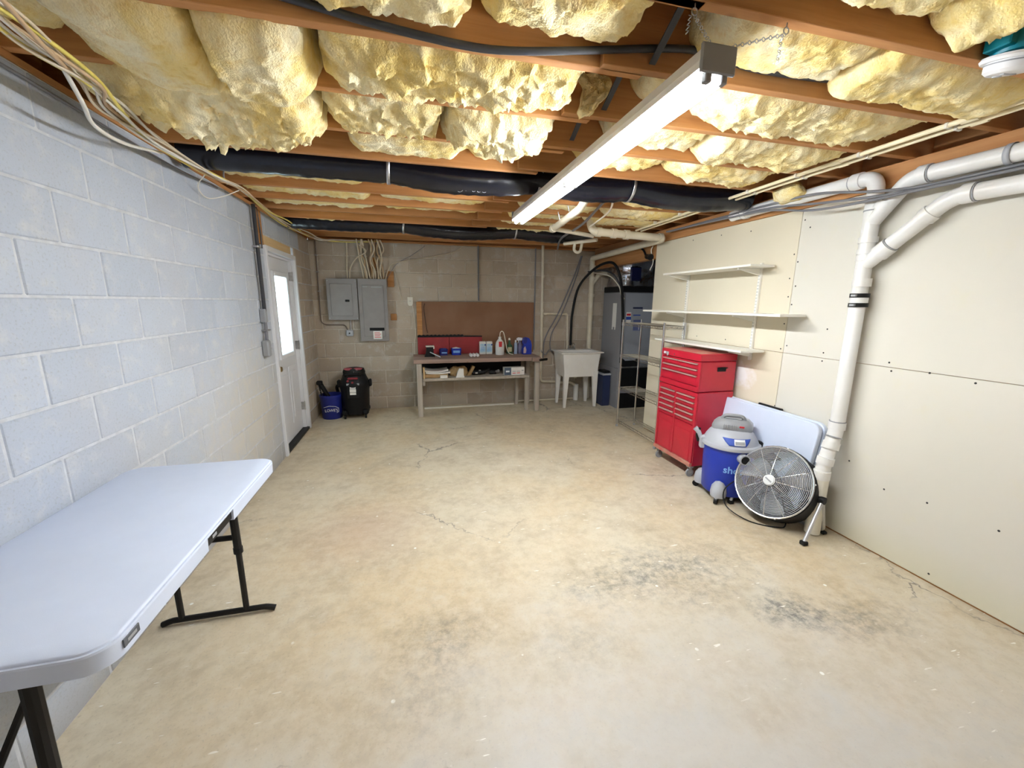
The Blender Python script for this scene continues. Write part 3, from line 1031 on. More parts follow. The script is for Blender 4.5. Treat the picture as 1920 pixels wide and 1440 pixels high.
# ================================================================== BLACK DUCTS
def duct(y, x0, x1, z, label, sags, straps):
    T = thing('flexible_duct', label, 'duct', (x0, y, z - .1))
    pts, n = [], 90
    for i in range(n + 1):
        x = x0 + (x1 - x0) * i / n
        s = 0
        for k in range(len(straps) - 1):
            a, b = straps[k], straps[k + 1]
            if a <= x <= b:
                s = sags[k] * sin(pi * (x - a) / (b - a))
        pts.append(Vector((x, y + .012 * sin(x * 2.3), z - s)))
    rr = [.092 + .006 * noise.noise((p.x * 3, y, 0)) + .003 * sin(p.x * 55 + 3 * noise.noise((p.x * 4, 1, y))) for p in pts]
    MB().tube(pts, rr, 18).build('sleeve', DUCT, T, smooth=True, ang=80)
    for x in straps[1:-1]:
        ps = [(x + .006 * cos(q), y + .101 * sin(q), z + .101 * cos(q)) for q in [2 * pi * k / 20 for k in range(20)]]
        m = MB()
        for sgn in (-1, 1):
            pass
        vs, fs = [], []
        for (px, py, pz) in ps:
            vs += [(px - .011, py, pz), (px + .011, py, pz)]
        for k in range(20):
            a, b = 2 * k, 2 * ((k + 1) % 20)
            fs.append((a, a + 1, b + 1, b))
        m.add(vs, fs)
        o = m.build('strap', STEEL, T, smooth=True)
        sm = o.modifiers.new('thickness', 'SOLIDIFY')
        sm.thickness = .0012
    return T
duct(2.985, .05, 4.06, 2.462, 'long black film wrapped duct sagging below the joists, nearer the camera', [.0, .045, .03, .04], [.05, 1.22, 2.25, 2.98, 4.06])
duct(5.02, .05, 3.6, 2.462, 'black film wrapped duct close to the back wall, farther from the camera', [.01, .05, .03], [.05, 1.28, 2.6, 3.6])
dk = bpy.data.objects['flexible_duct']
for i, (a, b_) in enumerate(((1.66, 1.70), (1.72, 1.75), (1.765, 1.785), (1.80, 1.82), (1.835, 1.86))):
    zc_ = 2.462 - .045 * sin(pi * (1.75 - 1.22) / 1.03)
    pts = [(a + (b_ - a) * k / 6, 2.985 - .0935 * cos(radians(52 + (10 if i == 0 else 3) * sin(pi * k / 6))), zc_ - .0935 * sin(radians(52 + (10 if i == 0 else 3) * sin(pi * k / 6)))) for k in range(7)]
    MB().tube(pts, .0022, 5).build('print_mark', INKG, dk)
# ================================================================== CABLES
def cable(pts, r, m_, label, group=None, name='cable', n=6, sub=6):
    o = MB().tube(catmull(pts, sub), r, n).build(name, m_, smooth=True, ang=80)
    return tag(o, label, 'cable', group)
cable([(.2, 1.53, 2.56), (.6, 1.525, 2.53), (1.03, 1.517, 2.478), (1.25, 1.512, 2.448), (1.5, 1.510, 2.428), (1.68, 1.510, 2.432), (1.97, 1.512, 2.474), (2.2, 1.49, 2.50), (2.41, 1.488, 2.52), (2.69, 1.485, 2.492), (3.25, 1.488, 2.515), (3.9, 1.49, 2.57)], .0125, DARKCABLE, 'thick dark cable sagging along a joist left and right of the light', n=8)
rr = random.Random(11)
base = [(.36, .9, 2.335), (.345, 1.3, 2.33), (.31, 1.6, 2.33), (.285, 1.83, 2.325), (.235, 2.05, 2.325), (.185, 2.45, 2.335), (.175, 3.0, 2.345), (.165, 3.5, 2.385), (.10, 4.3, 2.39), (.09, 4.86, 2.39), (.12, 5.5, 2.39), (.2, 5.95, 2.39)]
mats = [CAB_W, CAB_Y, CAB_W, CAB_T, CAB_C, CAB_T, CAB_W, CAB_C, CAB_Y]
names = ['white', 'yellow', 'white', 'tan', 'cream', 'tan', 'white', 'cream', 'yellow']
for i in range(9):
    ph = rr.uniform(0, 6)
    pts = []
    for j, (x, y, zc) in enumerate(base):
        tight = .35 if j in (6, 7, 8) else .9
        pts.append((x + rr.uniform(-.035, .035) * tight + .015 * sin(ph + j), y, zc + rr.uniform(-.022, .018) * tight))
    # onward to the breaker panels
    ex = .60 + i * .04
    pts += [(.3 + i * .02, 6.08, 2.40 + rr.uniform(-.02, .01)), (ex, 6.13, 2.41 + rr.uniform(-.015, .01))]
    cable(pts, rr.choice((.005, .006, .0068)), mats[i], names[i] + ' cable in the bundle along the top of the block wall', 'cable bundle over the block wall')
cable([(.29, 1.72, 2.33), (.24, 1.88, 2.27), (.17, 2.05, 2.25), (.13, 2.3, 2.27), (.12, 2.6, 2.33)], .0075, CAB_W, 'white cable loop drooping out of the bundle below the yellow clump')
cable([(.01, 1.5, 2.37), (.012, 2.0, 2.372), (.012, 2.5, 2.36), (.014, 3.0, 2.355), (.012, 3.5, 2.38)], .006, GREYCABLE, 'thin grey cable along the top edge of the block wall')
cable([(.16, 3.0, 2.36), (.05, 3.12, 2.30), (.02, 3.3, 2.27), (.07, 3.42, 2.31), (.15, 3.5, 2.375)], .0035, CAB_W, 'thin white wire loop hanging on the block wall')
cable([(.3, 2.85, 2.55), (.28, 2.98, 2.46), (.2, 3.12, 2.38), (.15, 3.3, 2.365)], .005, GREYCABLE, 'grey cable joining the bundle from above')
# cables dropping into the breaker panels
for i in range(11):
    x1 = .70 + i * .026 + rr.uniform(-.01, .01)
    x0 = .62 + i * .036 + rr.uniform(-.05, .05)
    y = 6.10 + rr.uniform(-.03, .03)
    pts = [(x0, y - .02, 2.43), (x0 + rr.uniform(-.04, .04), y, 2.30), ((x0 + x1) / 2 + rr.uniform(-.04, .04), y - .01, 2.16), (x1 + rr.uniform(-.02, .02), y, 2.02), (x1, 6.13, 1.90)]
    cable(pts, .0105, (CAB_C, CAB_T, CAB_C)[i % 3], ('leftmost' if i == 0 else ORD[i] + ' from left') + ' of the ' + 'tan and cream cables dropping into the tall breaker panel', 'cables into the breaker panels')
cable([(.50, 6.13, 2.40), (.49, 6.14, 2.2), (.48, 6.14, 2.05), (.48, 6.13, 1.905)], .0085, CAB_C, 'cream cable dropping straight into the wider breaker panel')
cable([(.66, 6.1, 2.36), (.75, 6.08, 2.27), (.62, 6.1, 2.18), (.53, 6.12, 2.05), (.51, 6.13, 1.91)], .0085, CAB_C, 'cream cable crossing over to the wider breaker panel')
cable([(.99, 6.13, 1.905), (1.03, 6.12, 2.03), (1.12, 6.14, 2.13), (1.5, 6.16, 2.21), (1.95, 6.16, 2.31), (2.1, 6.14, 2.40)], .006, CAB_C, 'long cream cable slanting up the back wall to the joists')
cable([(1.0, 6.13, 1.905), (1.15, 6.15, 2.12), (1.35, 6.16, 2.24), (1.55, 6.15, 2.38)], .0035, GREYCABLE, 'thin grey cable slanting up the back wall to the joists')
cable([(1.08, 6.17, 2.1), (1.13, 6.175, 1.95), (1.16, 6.178, 1.80), (1.20, 6.18, 1.62)], .0045, CAB_C, 'thin pale wire down the block wall by the wooden patches')
# gray cables along the right header
for i, (z, dx, sg) in enumerate(((2.372, 0, .0), (2.362, .012, .05), (2.352, -.012, .085))):
    pts = [(4.10 + dx, 4.1, 2.375), (4.10 + dx, 3.3, z), (4.07 + dx, 2.75, z - .01 - sg * .3), (4.045 + dx, 2.35, z - .03 - sg), (4.048 + dx, 2.0, z - .10 - sg * .4), (4.09 + dx, 1.78, z - .125), (4.13 + dx, 1.45, z - .12), (4.14 + dx, .9, z - .12)]
    cable(pts, .0085, GREYCABLE, ('grey cable resting on the white pipe under the header', 'grey cable sagging slightly in front of the white pipe riser', 'lowest grey cable sagging across the drywall beside the white riser')[i])

# ================================================================== BREAKER PANELS
def panel(x0, x1, z0, z1, label):
    T = thing('breaker_panel', label, 'electrical panel', ((x0 + x1) / 2, 6.12, z0))
    MB().box(x0 + .015, x1 - .015, 6.085, YB - .001, z0 + .012, z1 - .012, .003).build('box', PANELG, T)
    MB().box(x0, x1, 6.073, 6.085, z0, z1, .003).build('cover', PANELG, T)
    return T
T = panel(.205, .602, 1.335, 1.90, 'wide grey breaker panel nearest the door corner')
MB().box(.25, .535, 6.062, 6.073, 1.39, 1.83, .006).build('door', PANELG, T)
MB().box(.44, .495, 6.056, 6.062, 1.585, 1.615, .002).build('latch', BLACK, T)
for x in (.222, .585):
    for z in (1.36, 1.87):
        MB().lathe([(.007, 0), (.006, .003), (0, .0035)], 8, Matrix.Translation((x, 6.073, z)) @ Matrix.Rotation(pi / 2, 4, 'X')).build('screw', STEEL, T)
T = panel(.612, 1.0, 1.035, 1.905, 'tall narrow grey breaker panel under the cable cluster')
MB().box(.665, .955, 6.062, 6.073, 1.10, 1.82, .006).build('door', PANELG, T)
MB().box(.74, .94, 6.055, 6.062, 1.185, 1.225, .002).build('latch', BLACK, T)
MB().box(.785, .905, 6.0535, 6.0555, 1.065, 1.178, .0006).build('paper_label', PAPER, T)
for i in range(4):
    MB().box(.80, .89 - .015 * (i % 2), 6.0528, 6.0534, 1.085 + i * .022, 1.093 + i * .022).build('print_line', INKR, T)
MB().box(.68, .74, 6.0605, 6.0618, 1.79, 1.80).build('print_line', INKG, T)
MB().box(.79, .93, 6.0605, 6.0618, 1.785, 1.797).build('print_line', INKG, T)
T = thing('outlet_box', 'small grey round outlet box below the wide breaker panel', 'outlet', (.455, 6.16, 1.10))
MB().box(.405, .505, 6.14, YB - .002, 1.10, 1.19, .012).build('box', LGREY, T)
MB().lathe([(.026, 0), (.026, .008), (.02, .012), (0, .012)], 16, Matrix.Translation((.455, 6.14, 1.145)) @ Matrix.Rotation(pi / 2, 4, 'X')).build('face', LGREY, T, smooth=True)
MB().lathe([(.010, 0), (.010, .004), (0, .005)], 12, Matrix.Translation((.455, 6.128, 1.145)) @ Matrix.Rotation(pi / 2, 4, 'X')).build('socket', BLACK, T)
T = thing('thin_conduit', 'thin brown conduit curving down the corner to the outlet box', 'conduit', (.09, 6.17, 1.2))
MB().tube(fillet([(.095, 6.165, 2.40), (.09, 6.165, 1.95), (.085, 6.165, 1.265), (.40, 6.165, 1.262), (.43, 6.165, 1.19)], .09), .007, 8).build('tube', mat('brown_conduit', (.16, .12, .10), .5), T, smooth=True)
for z in (2.20, 1.98, 1.72):
    MB().box(.07, .112, 6.155, YB - .003, z, z + .014, .002).build('clip', STEEL, T)
MB().tube([(.475, 6.165, 1.19), (.475, 6.165, 1.335)], .009, 8).build('nipple', STEEL, T)
for (x0, x1, z0, z1, lb) in ((1.03, 1.115, 1.325, 1.42, 'small square wooden block on the block wall beside the tall breaker panel'), (1.01, 1.10, 1.80, 2.02, 'upright wooden patch right of the cable cluster'), (.79, .86, 1.91, 2.2, 'dark wooden cleat behind the cable cluster')):
    tag(MB().box(x0, x1, YB - .022, YB - .001, z0, z1, .003).build('wood_block', JOIST), lb, 'board')
T = thing('wall_sensor', 'small cream plastic sensor on the back wall above the bench corner', 'sensor', (1.315, 6.17, 1.54))
MB().prism([(1.278, 1.66), (1.352, 1.66), (1.352, 1.56), (1.335, 1.535), (1.295, 1.535), (1.278, 1.56)], -6.189, -6.155, Matrix(((1, 0, 0, 0), (0, 0, -1, 0), (0, 1, 0, 0), (0, 0, 0, 1)))).build('case', CREAM, T)
MB().box(1.30, 1.33, 6.150, 6.156, 1.60, 1.605).build('slot', MGREY, T)
cable([(1.345, 6.17, 1.54), (1.37, 6.18, 1.3), (1.375, 6.18, 1.1), (1.35, 6.18, .98), (1.35, 6.17, .7), (1.34, 6.17, .45)], .004, CREAM, 'thin cream wire running down from the wall sensor past the bench')
for x, z0, z1, lb in ((2.33, 1.62, 2.42, 'thin grey conduit on the back wall above the hardboard middle'), (3.225, .85, 2.42, 'thin grey conduit on the back wall beside the white water pipe')):
    tag(MB().tube([(x, 6.172, z1), (x, 6.172, z0)], .011, 8).build('wall_conduit', GREYCABLE, smooth=True), lb, 'conduit')

# ================================================================== WORKBENCH
ZB = .82
T = thing('workbench', 'old wooden workbench with lower shelf against the back wall', 'workbench', (2.235, 5.83, 0))
for i in range(4):
    y0 = 5.53 + i * .155
    MB().box(1.325, 3.14, y0, y0 + .152, ZB - .055, ZB, .005).build('top_plank', OLDWOOD, T)
MB().box(1.45, 2.98, 6.045, 6.058, .545, ZB - .057, .002).build('dark_back_panel', BLACK, T)
MB().box(1.34, 3.12, 6.09, 6.125, ZB - .13, ZB - .056, .003).build('apron', OLDWOOD, T)
for (x, y) in ((1.365, 5.545), (3.065, 5.545), (1.365, 6.06), (3.065, 6.06)):
    MB().box(x, x + .068, y, y + .068, 0, ZB - .056, .006).build('leg', GREYWOOD, T)
for i in range(3):
    y0 = 5.60 + i * .16
    MB().box(1.44, 2.99, y0, y0 + .157, .505, .54, .003).build('shelf_plank', GREYWOOD, T)
MB().box(1.44, 1.475, 5.6, 6.06, .44, .505, .003).build('shelf_cleat', GREYWOOD, T)
MB().box(2.935, 2.985, 5.62, 5.67, 0, .505, .004).build('shelf_post', GREYWOOD, T)
MB().box(2.88, 2.93, 6.0, 6.05, 0, .505, .004).build('shelf_post', GREYWOOD, T)
MB().box(1.45, 1.475, 5.6, 5.68, .54, .70, .003).build('shelf_end', LINTEL, T)
MB().box(3.0, 3.14, 5.48, 5.53, ZB - .06, ZB - .005, .01).build('vise_jaw', OLDWOOD, T)
MB().tube([(3.10, 5.45, ZB - .035), (3.22, 5.49, ZB - .03)], .018, 10).build('vise_screw', BLACKM, T, smooth=True)
# hardboard back
tag(MB().box(1.42, 3.205, 6.148, 6.165, ZB + .001, 1.60, .002).build('hardboard_panel', BOARD), 'large brown hardboard panel on the back wall over the bench', 'board')
tag(MB().box(1.40, 1.475, 6.14, 6.166, .83, 1.595, .002).build('wood_batten', JOIST), 'narrow wooden batten at the left edge of the hardboard', 'board')
T = thing('red_backboard', 'low red board with black serrated rim standing on the bench back', 'board', (1.88, 6.13, ZB))
MB().box(1.40, 1.865, 6.120, 6.138, ZB + .001, 1.075, .002).build('red_panel', REDBOARD, T)
MB().box(1.869, 2.37, 6.120, 6.138, ZB + .001, 1.075, .002).build('red_panel', REDBOARD, T)
m = MB()
poly = [(1.40, 1.075)]
for i in range(24):
    poly.append((1.40 + i * .029, 1.102 + (.012 if i % 2 else 0)))
poly += [(2.09, 1.095), (2.37, 1.090), (2.37, 1.075)]
m.prism(poly, -6.140, -6.112, Matrix(((1, 0, 0, 0), (0, 0, -1, 0), (0, 1, 0, 0), (0, 0, 0, 1))))
m.build('black_rim', BLACK, T)
cable([(1.52, 6.13, 1.57), (1.505, 6.12, 1.5), (1.52, 6.12, 1.35), (1.535, 6.12, 1.22), (1.55, 6.12, 1.14)], .007, mat('dark_brown_strap', (.07, .03, .015), .6), 'dark brown strap hanging at the left of the hardboard')
tag(MB().box(1.46, 2.86, 5.995, 6.02, 0.0, .022, .003).build('white_strip', CREAM), 'long white strip lying on the floor under the bench', 'strip')
tag(MB().tube([(2.9, 6.12, .02), (3.95, 6.13, .02)], .013, 8).build('floor_pipe', PVC_OLD, smooth=True), 'thin white pipe on the floor along the wall behind the sink', 'pipe')

# ---- things on the bench top
def bottle(name, prof, loc, m_, label, cat='bottle', sx=1.0, sy=1.0, group=None):
    T = thing(name, label, cat, loc, group=group)
    M_ = Matrix.Translation(Vector(loc))
    MB().lathe(prof, 20, M_, sx, sy).build('body', m_, T, smooth=True, ang=50)
    return T
T = thing('bench_grinder', 'small black vise with white rim and silver handle on the bench', 'vise', (1.56, 5.86, ZB))
MB().prism([(-.075, 0), (.075, 0), (.055, .05), (.05, .14), (-.045, .14), (-.055, .05)], -.05, .05, frame((1.56, 5.86, ZB), (1, 0, 0), (0, 0, 1))).build('body', BLACK, T)
MB().box(1.505, 1.625, 5.81, 5.90, ZB + .14, ZB + .158, .004).build('top_rim', CREAM, T)
MB().box(1.605, 1.627, 5.81, 5.83, ZB + .115, ZB + .14, .003).build('rim_lip', CREAM, T)
MB().tube([(1.565, 5.79, ZB + .07), (1.70, 5.66, ZB + .012)], .008, 8).build('handle', STEEL, T, smooth=True)
for (x, w_, lb, alt) in ((1.765, .125, 'smaller blue plastic tub on the bench beside the vise', 0), (1.955, .15, 'larger blue open box with white lining on the bench', 1)):
    T = thing('blue_tub', lb, 'tub', (x, 5.99, ZB))
    m = MB()
    a, b2, h = w_ / 2, .055, .09 if not alt else .10
    def rr_(s, n=5):
        out = []
        for cx, cy, a0 in ((a - .02, b2 - .02, 0), (-a + .02, b2 - .02, 90), (-a + .02, -b2 + .02, 180), (a - .02, -b2 + .02, 270)):
            for k in range(n + 1):
                q = radians(a0 + 90 * k / n)
                out.append((cx + .02 * cos(q) * 1, cy + .02 * sin(q)))
        return [(p[0] * s, p[1] * s) for p in out]
    lo, hi, inn, bt = rr_(.9), rr_(1.0), rr_(.9), rr_(.82)
    n = len(lo)
    vs = [(x + p[0], 5.99 + p[1], ZB + .001) for p in lo] + [(x + p[0], 5.99 + p[1], ZB + h) for p in hi] + [(x + p[0], 5.99 + p[1], ZB + h) for p in inn] + [(x + p[0], 5.99 + p[1], ZB + .05) for p in bt]
    fs = [tuple(range(n))] + [tuple(range(3 * n, 4 * n))]
    for r_ in range(3):
        for k in range(n):
            fs.append((r_ * n + k, r_ * n + (k + 1) % n, (r_ + 1) * n + (k + 1) % n, (r_ + 1) * n + k))
    m.add(vs, fs)
    m.build('shell', BLUE_D if not alt else BLUE, T, smooth=True, ang=50)
    if alt:
        MB().prism([(-.05, 0), (.05, 0), (.06, .035), (.0, .05), (-.055, .04)], -.02, .02, frame((x, 5.99, ZB + .065), (1, 0, 0), (0, 0, 1))).build('white_lining', PAPER, T)
        MB().box(x - .05, x + .05, 5.932, 5.9345, ZB + .035, ZB + .07, .001).build('label', INKLB, T)
    else:
        MB().box(x - .03, x + .05, 5.930, 5.9335, ZB + .03, ZB + .05, .001).build('label', INKLB, T)
        MB().box(x - .045, x + .045, 5.95, 6.03, ZB + .088, ZB + .10, .006).build('lid', INKB, T)
for i in range(3):
    x = 2.14 + i * .047
    T = thing('white_roll', ('left', 'middle', 'right')[i] + ' one of three short white tubes lying on the bench', 'tube', (x, 5.75, ZB), group='three white tubes')
    MB().tube([(x, 5.70, ZB + .024), (x, 5.80, ZB + .024)], .0225, 16).build('barrel', WHITE, T, smooth=True)
    MB().tube([(x, 5.694, ZB + .024), (x, 5.70, ZB + .024)], .015, 12).build('cap', INKW, T, smooth=True)
for i, x in enumerate((2.355, 2.455)):
    T = thing('cleaning_bag', ('left', 'right')[i] + ' one of two white and blue cartons on the bench', 'carton', (x, 5.99, ZB), group='two blue and white cartons')
    m = MB()
    m.box(x - .048, x + .048, 5.96, 6.02, ZB + .001, ZB + .195, .008)
    m.build('carton', PAPER, T)
    MB().box(x - .044, x + .044, 5.958, 5.9605, ZB + .03, ZB + .16, .001).build('print_panel', PALEBLUE, T)
    MB().lathe([(.012, 0), (.012, .001), (0, .001)], 12, Matrix.Translation((x + .036, 5.9578, ZB + .145)) @ Matrix.Rotation(pi / 2, 4, 'X')).build('print_drop', INKB, T)
    for k in range(3):
        MB().box(x - .038, x + .03, 5.9568, 5.958, ZB + .06 + .022 * k, ZB + .066 + .022 * k).build('print_line', INKLB, T)
T = bottle('white_jug', [(.0, .001), (.062, .002), (.066, .02), (.066, .15), (.058, .19), (.035, .225), (.022, .24), (.022, .27), (0, .272)], (2.60, 5.88, ZB), mat('white_hdpe', (.82, .82, .80), .4), 'white jug with a red label and looped white tube on the bench')
MB().prism([(-.022, .125), (.022, .125), (.026, .205), (-.026, .205)], .0, .0015, frame((2.595, 5.8135, ZB), (1, 0, 0), (0, 0, 1))).build('red_label', INKR, T)
MB().tube(catmull([(2.60, 5.88, ZB + .26), (2.605, 5.875, ZB + .33), (2.63, 5.86, ZB + .355), (2.655, 5.85, ZB + .32), (2.68, 5.84, ZB + .2), (2.70, 5.83, ZB + .09), (2.73, 5.81, ZB + .03), (2.79, 5.80, ZB + .008)], 6), .006, 8).build('hose', CREAM, T, smooth=True)
T = bottle('green_bottle', [(0, .001), (.05, .002), (.052, .10), (.045, .13), (.02, .15), (.014, .19), (.014, .215), (0, .217)], (2.775, 5.99, ZB), GREENB, 'short green bottle with a pale label behind the white hose')
MB().prism([(-.03, .035), (.03, .035), (.03, .105), (-.03, .105)], 0, .0015, frame((2.77, 5.9365, ZB), (1, 0, 0), (0, 0, 1))).build('pale_label', mat('cream_print', (.6, .55, .33), .6), T)
MB().lathe([(0.016, 0), (.018, .01), (.012, .03), (0, .032)], 12, Matrix.Translation((2.775, 5.99, ZB + .21))).build('cap', CREAM, T, smooth=True)
T = bottle('slim_bottle', [(0, .001), (.026, .002), (.027, .13), (.022, .165), (.013, .18), (.013, .2), (.009, .215), (0, .216)], (2.86, 5.93, ZB), LBLUE, 'slim pale blue bottle on the bench beside the blue jug')
MB().lathe([(.014, .18), (.014, .214), (0, .216)], 12, Matrix.Translation((2.86, 5.93, ZB))).build('cap', INKW, T, smooth=True)
T = bottle('spray_bottle', [(0, .001), (.038, .002), (.040, .10), (.03, .15), (.015, .175), (.014, .205), (0, .206)], (2.935, 5.96, ZB), mat('violet_clear', (.18, .17, .27), .25), 'spray bottle with white trigger head on the bench')
MB().prism([(-.05, .205), (.03, .205), (.034, .245), (-.03, .252), (-.055, .235)], -.012, .012, frame((2.935, 5.96, ZB), (1, 0, 0), (0, 0, 1))).build('trigger_head', INKW, T)
MB().prism([(-.036, .16), (-.028, .16), (-.016, .206), (-.028, .206)], -.008, .008, frame((2.935, 5.96, ZB), (1, 0, 0), (0, 0, 1))).build('trigger', INKW, T)
# blue jug with handle
T = thing('blue_jug', 'tall blue jug with side handle on the bench', 'jug', (3.02, 5.89, ZB))
J_ = frame((3.02, 5.89, ZB), (1, 0, 0), (0, 0, 1))
out = [(-.065, .0), (.062, .0), (.070, .03), (.072, .14), (.058, .20), (.03, .245), (-.005, .26), (-.038, .25), (-.058, .215), (-.062, .165), (-.05, .15), (-.055, .11), (-.07, .06)]
MB().prism(out, -.045, .045, J_).build('body', BLUE, T)
MB().prism([(-.055, .17), (-.02, .165), (.0, .20), (-.005, .255), (-.04, .245), (-.058, .21)], -.048, .048, J_).build('cap_grip', BLUE_D, T)
MB().prism([(-.058, .02), (-.02, .02), (-.012, .07), (-.03, .125), (-.055, .10)], .045, .047, J_).build('label', mat('pink_print', (.50, .38, .40), .6), T)
T = bottle('amber_bottle', [(0, .001), (.035, .002), (.037, .12), (.03, .16), (.014, .19), (.013, .21), (0, .212)], (3.105, 6.0, ZB), GOLD, 'amber bottle at the right end of the bench top')
MB().lathe([(.015, .19), (.015, .218), (0, .22)], 12, Matrix.Translation((3.105, 6.0, ZB))).build('cap', GOLD, T, smooth=True)

# ---- things on the bench shelf
SH = .5405
def sheet_stack(x, y, w_, d_, z, h, m_, name, label, cat, curve=.012, rz=0.0):
    m = MB()
    n = 10
    vs = []
    for k in range(n + 1):
        u = k / n - .5
        c = curve * (4 * u * u)
        for yy in (-d_ / 2, d_ / 2):
            for zz in (0, h):
                p = Vector((u * w_, yy, zz + c))
                p.rotate(Quaternion((0, 0, 1), rz))
                vs.append(p + Vector((x, y, z)))
    fs = [(0, 1, 3, 2), tuple(4 * n + q for q in (0, 2, 3, 1))]
    for k in range(n):
        a, b2 = 4 * k, 4 * (k + 1)
        for p, q in ((0, 1), (1, 3), (3, 2), (2, 0)):
            fs.append((a + p, a + q, b2 + q, b2 + p))
    m.add(vs, fs)
    return tag(m.build(name, m_, smooth=True, ang=30), label, cat)
tag(MB().box(1.48, 1.80, 5.66, 5.92, SH, SH + .05, .003).build('cardboard_box', CARD), 'flat cardboard box under the papers on the bench shelf', 'box')
sheet_stack(1.66, 5.78, .34, .25, SH + .051, .02, PAPER, 'paper_stack', 'curled lower stack of white papers on the bench shelf', 'papers', .012)
sheet_stack(1.63, 5.79, .34, .25, SH + .073, .02, PAPER, 'paper_stack', 'curled upper stack of white papers on the bench shelf', 'papers', .022)
sheet_stack(1.735, 5.64, .10, .06, SH + .0, .035, PAPER, 'envelope', 'small white carton edge at the shelf front below the papers', 'carton', .0)
T = thing('paper_bag', 'crumpled brown paper bag on the bench shelf', 'bag', (1.98, 5.78, SH))
m = MB().box(1.84, 2.10, 5.72, 5.90, SH + .001, SH + .13, .02)
bm_ = MB()
nn = 12
for (x0, x1, y0, y1, h, sd) in ((1.84, 2.08, 5.71, 5.90, .13, 3),):
    bm_.lathe([(.0, .001), (.11, .002), (.12, .04), (.105, .10), (.075, .13), (0, .12)], 20, Matrix.Translation((1.96, 5.80, SH)), 1.15, .8)
for i, p in enumerate(bm_.v):
    if p.z > SH + .01:
        bm_.v[i] = p + Vector((noise.noise(p * 19), noise.noise(p * 19 + Vector((9, 0, 0))), noise.noise(p * 17 + Vector((0, 7, 0))))) * .025
bm_.build('bag', CARD, T)
MB().prism([(-.02, 0), (.03, 0), (.10, .13), (.06, .145), (.02, .06)], -.05, .03, frame((2.10, 5.76, SH), (1, 0, 0), (0, 0, 1))).build('torn_flap', CARD, T)
T = thing('white_carton', 'upright white paper carton on the bench shelf front', 'carton', (1.965, 5.63, SH))
MB().prism([(-.055, 0), (.055, 0), (.05, .125), (-.01, .13), (-.035, .08)], -.02, .02, frame((1.965, 5.635, SH), (1, 0, 0), (0, 0, 1))).build('carton', PAPER, T)
MB().box(1.905, 2.025, 5.607, 5.613, SH, SH + .018, .001).build('flap', PAPER, T)
def tool(x, y, z, label, pts, r, m_):
    T = thing('dark_tool', label, 'tool', (x, y, z))
    MB().tube([Vector(p) + Vector((x, y, z)) for p in pts], r, 10).build('handle', m_, T, smooth=True)
    return T
T = tool(2.30, 5.76, SH, 'black power tool lying on the bench shelf, left of the wide carton', [(-.14, 0, .035), (-.02, 0, .04), (.05, .01, .045)], .033, BLACK)
MB().box(2.20, 2.235, 5.715, 5.725, SH + .03, SH + .05, .002).build('metal_plate', STEEL, T)
MB().box(2.25, 2.28, 5.712, 5.725, SH + .07, SH + .085, .002).build('metal_plate', STEEL, T)
MB().tube([(2.33, 5.77, SH + .05), (2.42, 5.79, SH + .075)], .02, 10).build('nose', BLACKM, T, smooth=True)
T = tool(2.52, 5.78, SH, 'black tool with a bright metal chuck beside the wide carton', [(-.10, 0, .03), (.0, 0, .035)], .028, BLACK)
MB().tube([(2.52, 5.775, SH + .04), (2.555, 5.74, SH + .06)], .022, 10).build('chuck', STEEL, T, smooth=True)
T = thing('light_carton', 'long white carton with dark blue end on the bench shelf', 'carton', (2.77, 5.70, SH))
MB().box(2.62, 2.93, 5.66, 5.76, SH + .001, SH + .115, .002).build('carton', PAPER, T)
MB().box(2.622, 2.725, 5.6575, 5.6598, SH + .003, SH + .113).build('blue_end', mat('slate_print', (.07, .10, .15), .5), T)
MB().box(2.645, 2.70, 5.6562, 5.6576, SH + .045, SH + .07).build('print_mark', INKW, T)
for k in range(2):
    for j in range(2):
        MB().box(2.745 + j * .065, 2.795 + j * .065, 5.6585, 5.6598, SH + .025 + k * .025, SH + .035 + k * .025).build('print_line', (INKR, INKG)[k], T)
MB().box(2.885, 2.915, 5.6585, 5.6598, SH + .06, SH + .075).build('print_mark', INKG, T)

# ================================================================== BUCKET AND BLACK WET VAC
T = thing('bucket', 'blue plastic bucket with black contents by the door corner', 'bucket', (.20, 5.83, 0))
MB().lathe([(.0, .004), (.125, .0), (.130, .01), (.143, .29), (.15, .30), (.15, .33), (.143, .335), (.135, .33), (.120, .02), (0, .02)], 28, Matrix.Translation((.20, 5.83, 0))).build('shell', BLUE_D, T, smooth=True)
text_part('lettering', "LOWE'S", .055, frame((.215, 5.6935, .13), (1, .08, 0), (0, .0, 1)), INKW, T, font_scale_x=.85)
MB().tube([(.12, 5.698, .175), (.19, 5.690, .195), (.27, 5.695, .185), (.305, 5.712, .16), (.305, 5.712, .11), (.28, 5.70, .095)], .003, 5).build('logo_outline', INKW, T)
MB().tube(catmull([(.06, 5.83, .30), (.04, 5.80, .36), (.10, 5.75, .40)], 5), .003, 6).build('bail', STEEL, T)
T = thing('black_wand', 'black vacuum wand and nozzle standing in the blue bucket', 'nozzle', (.20, 5.83, .02))
MB().tube([(.24, 5.83, .03), (.17, 5.815, .30), (.075, 5.80, .50)], [.028, .028, .032], 10).build('wand', BLACK, T, smooth=True)
MB().tube([(.13, 5.83, .03), (.085, 5.82, .30), (.06, 5.80, .49)], .009, 8).build('thin_tube', BLACK, T, smooth=True)
MB().box(.035, .11, 5.765, 5.835, .475, .53, .012).build('nozzle_head', BLACK, T)

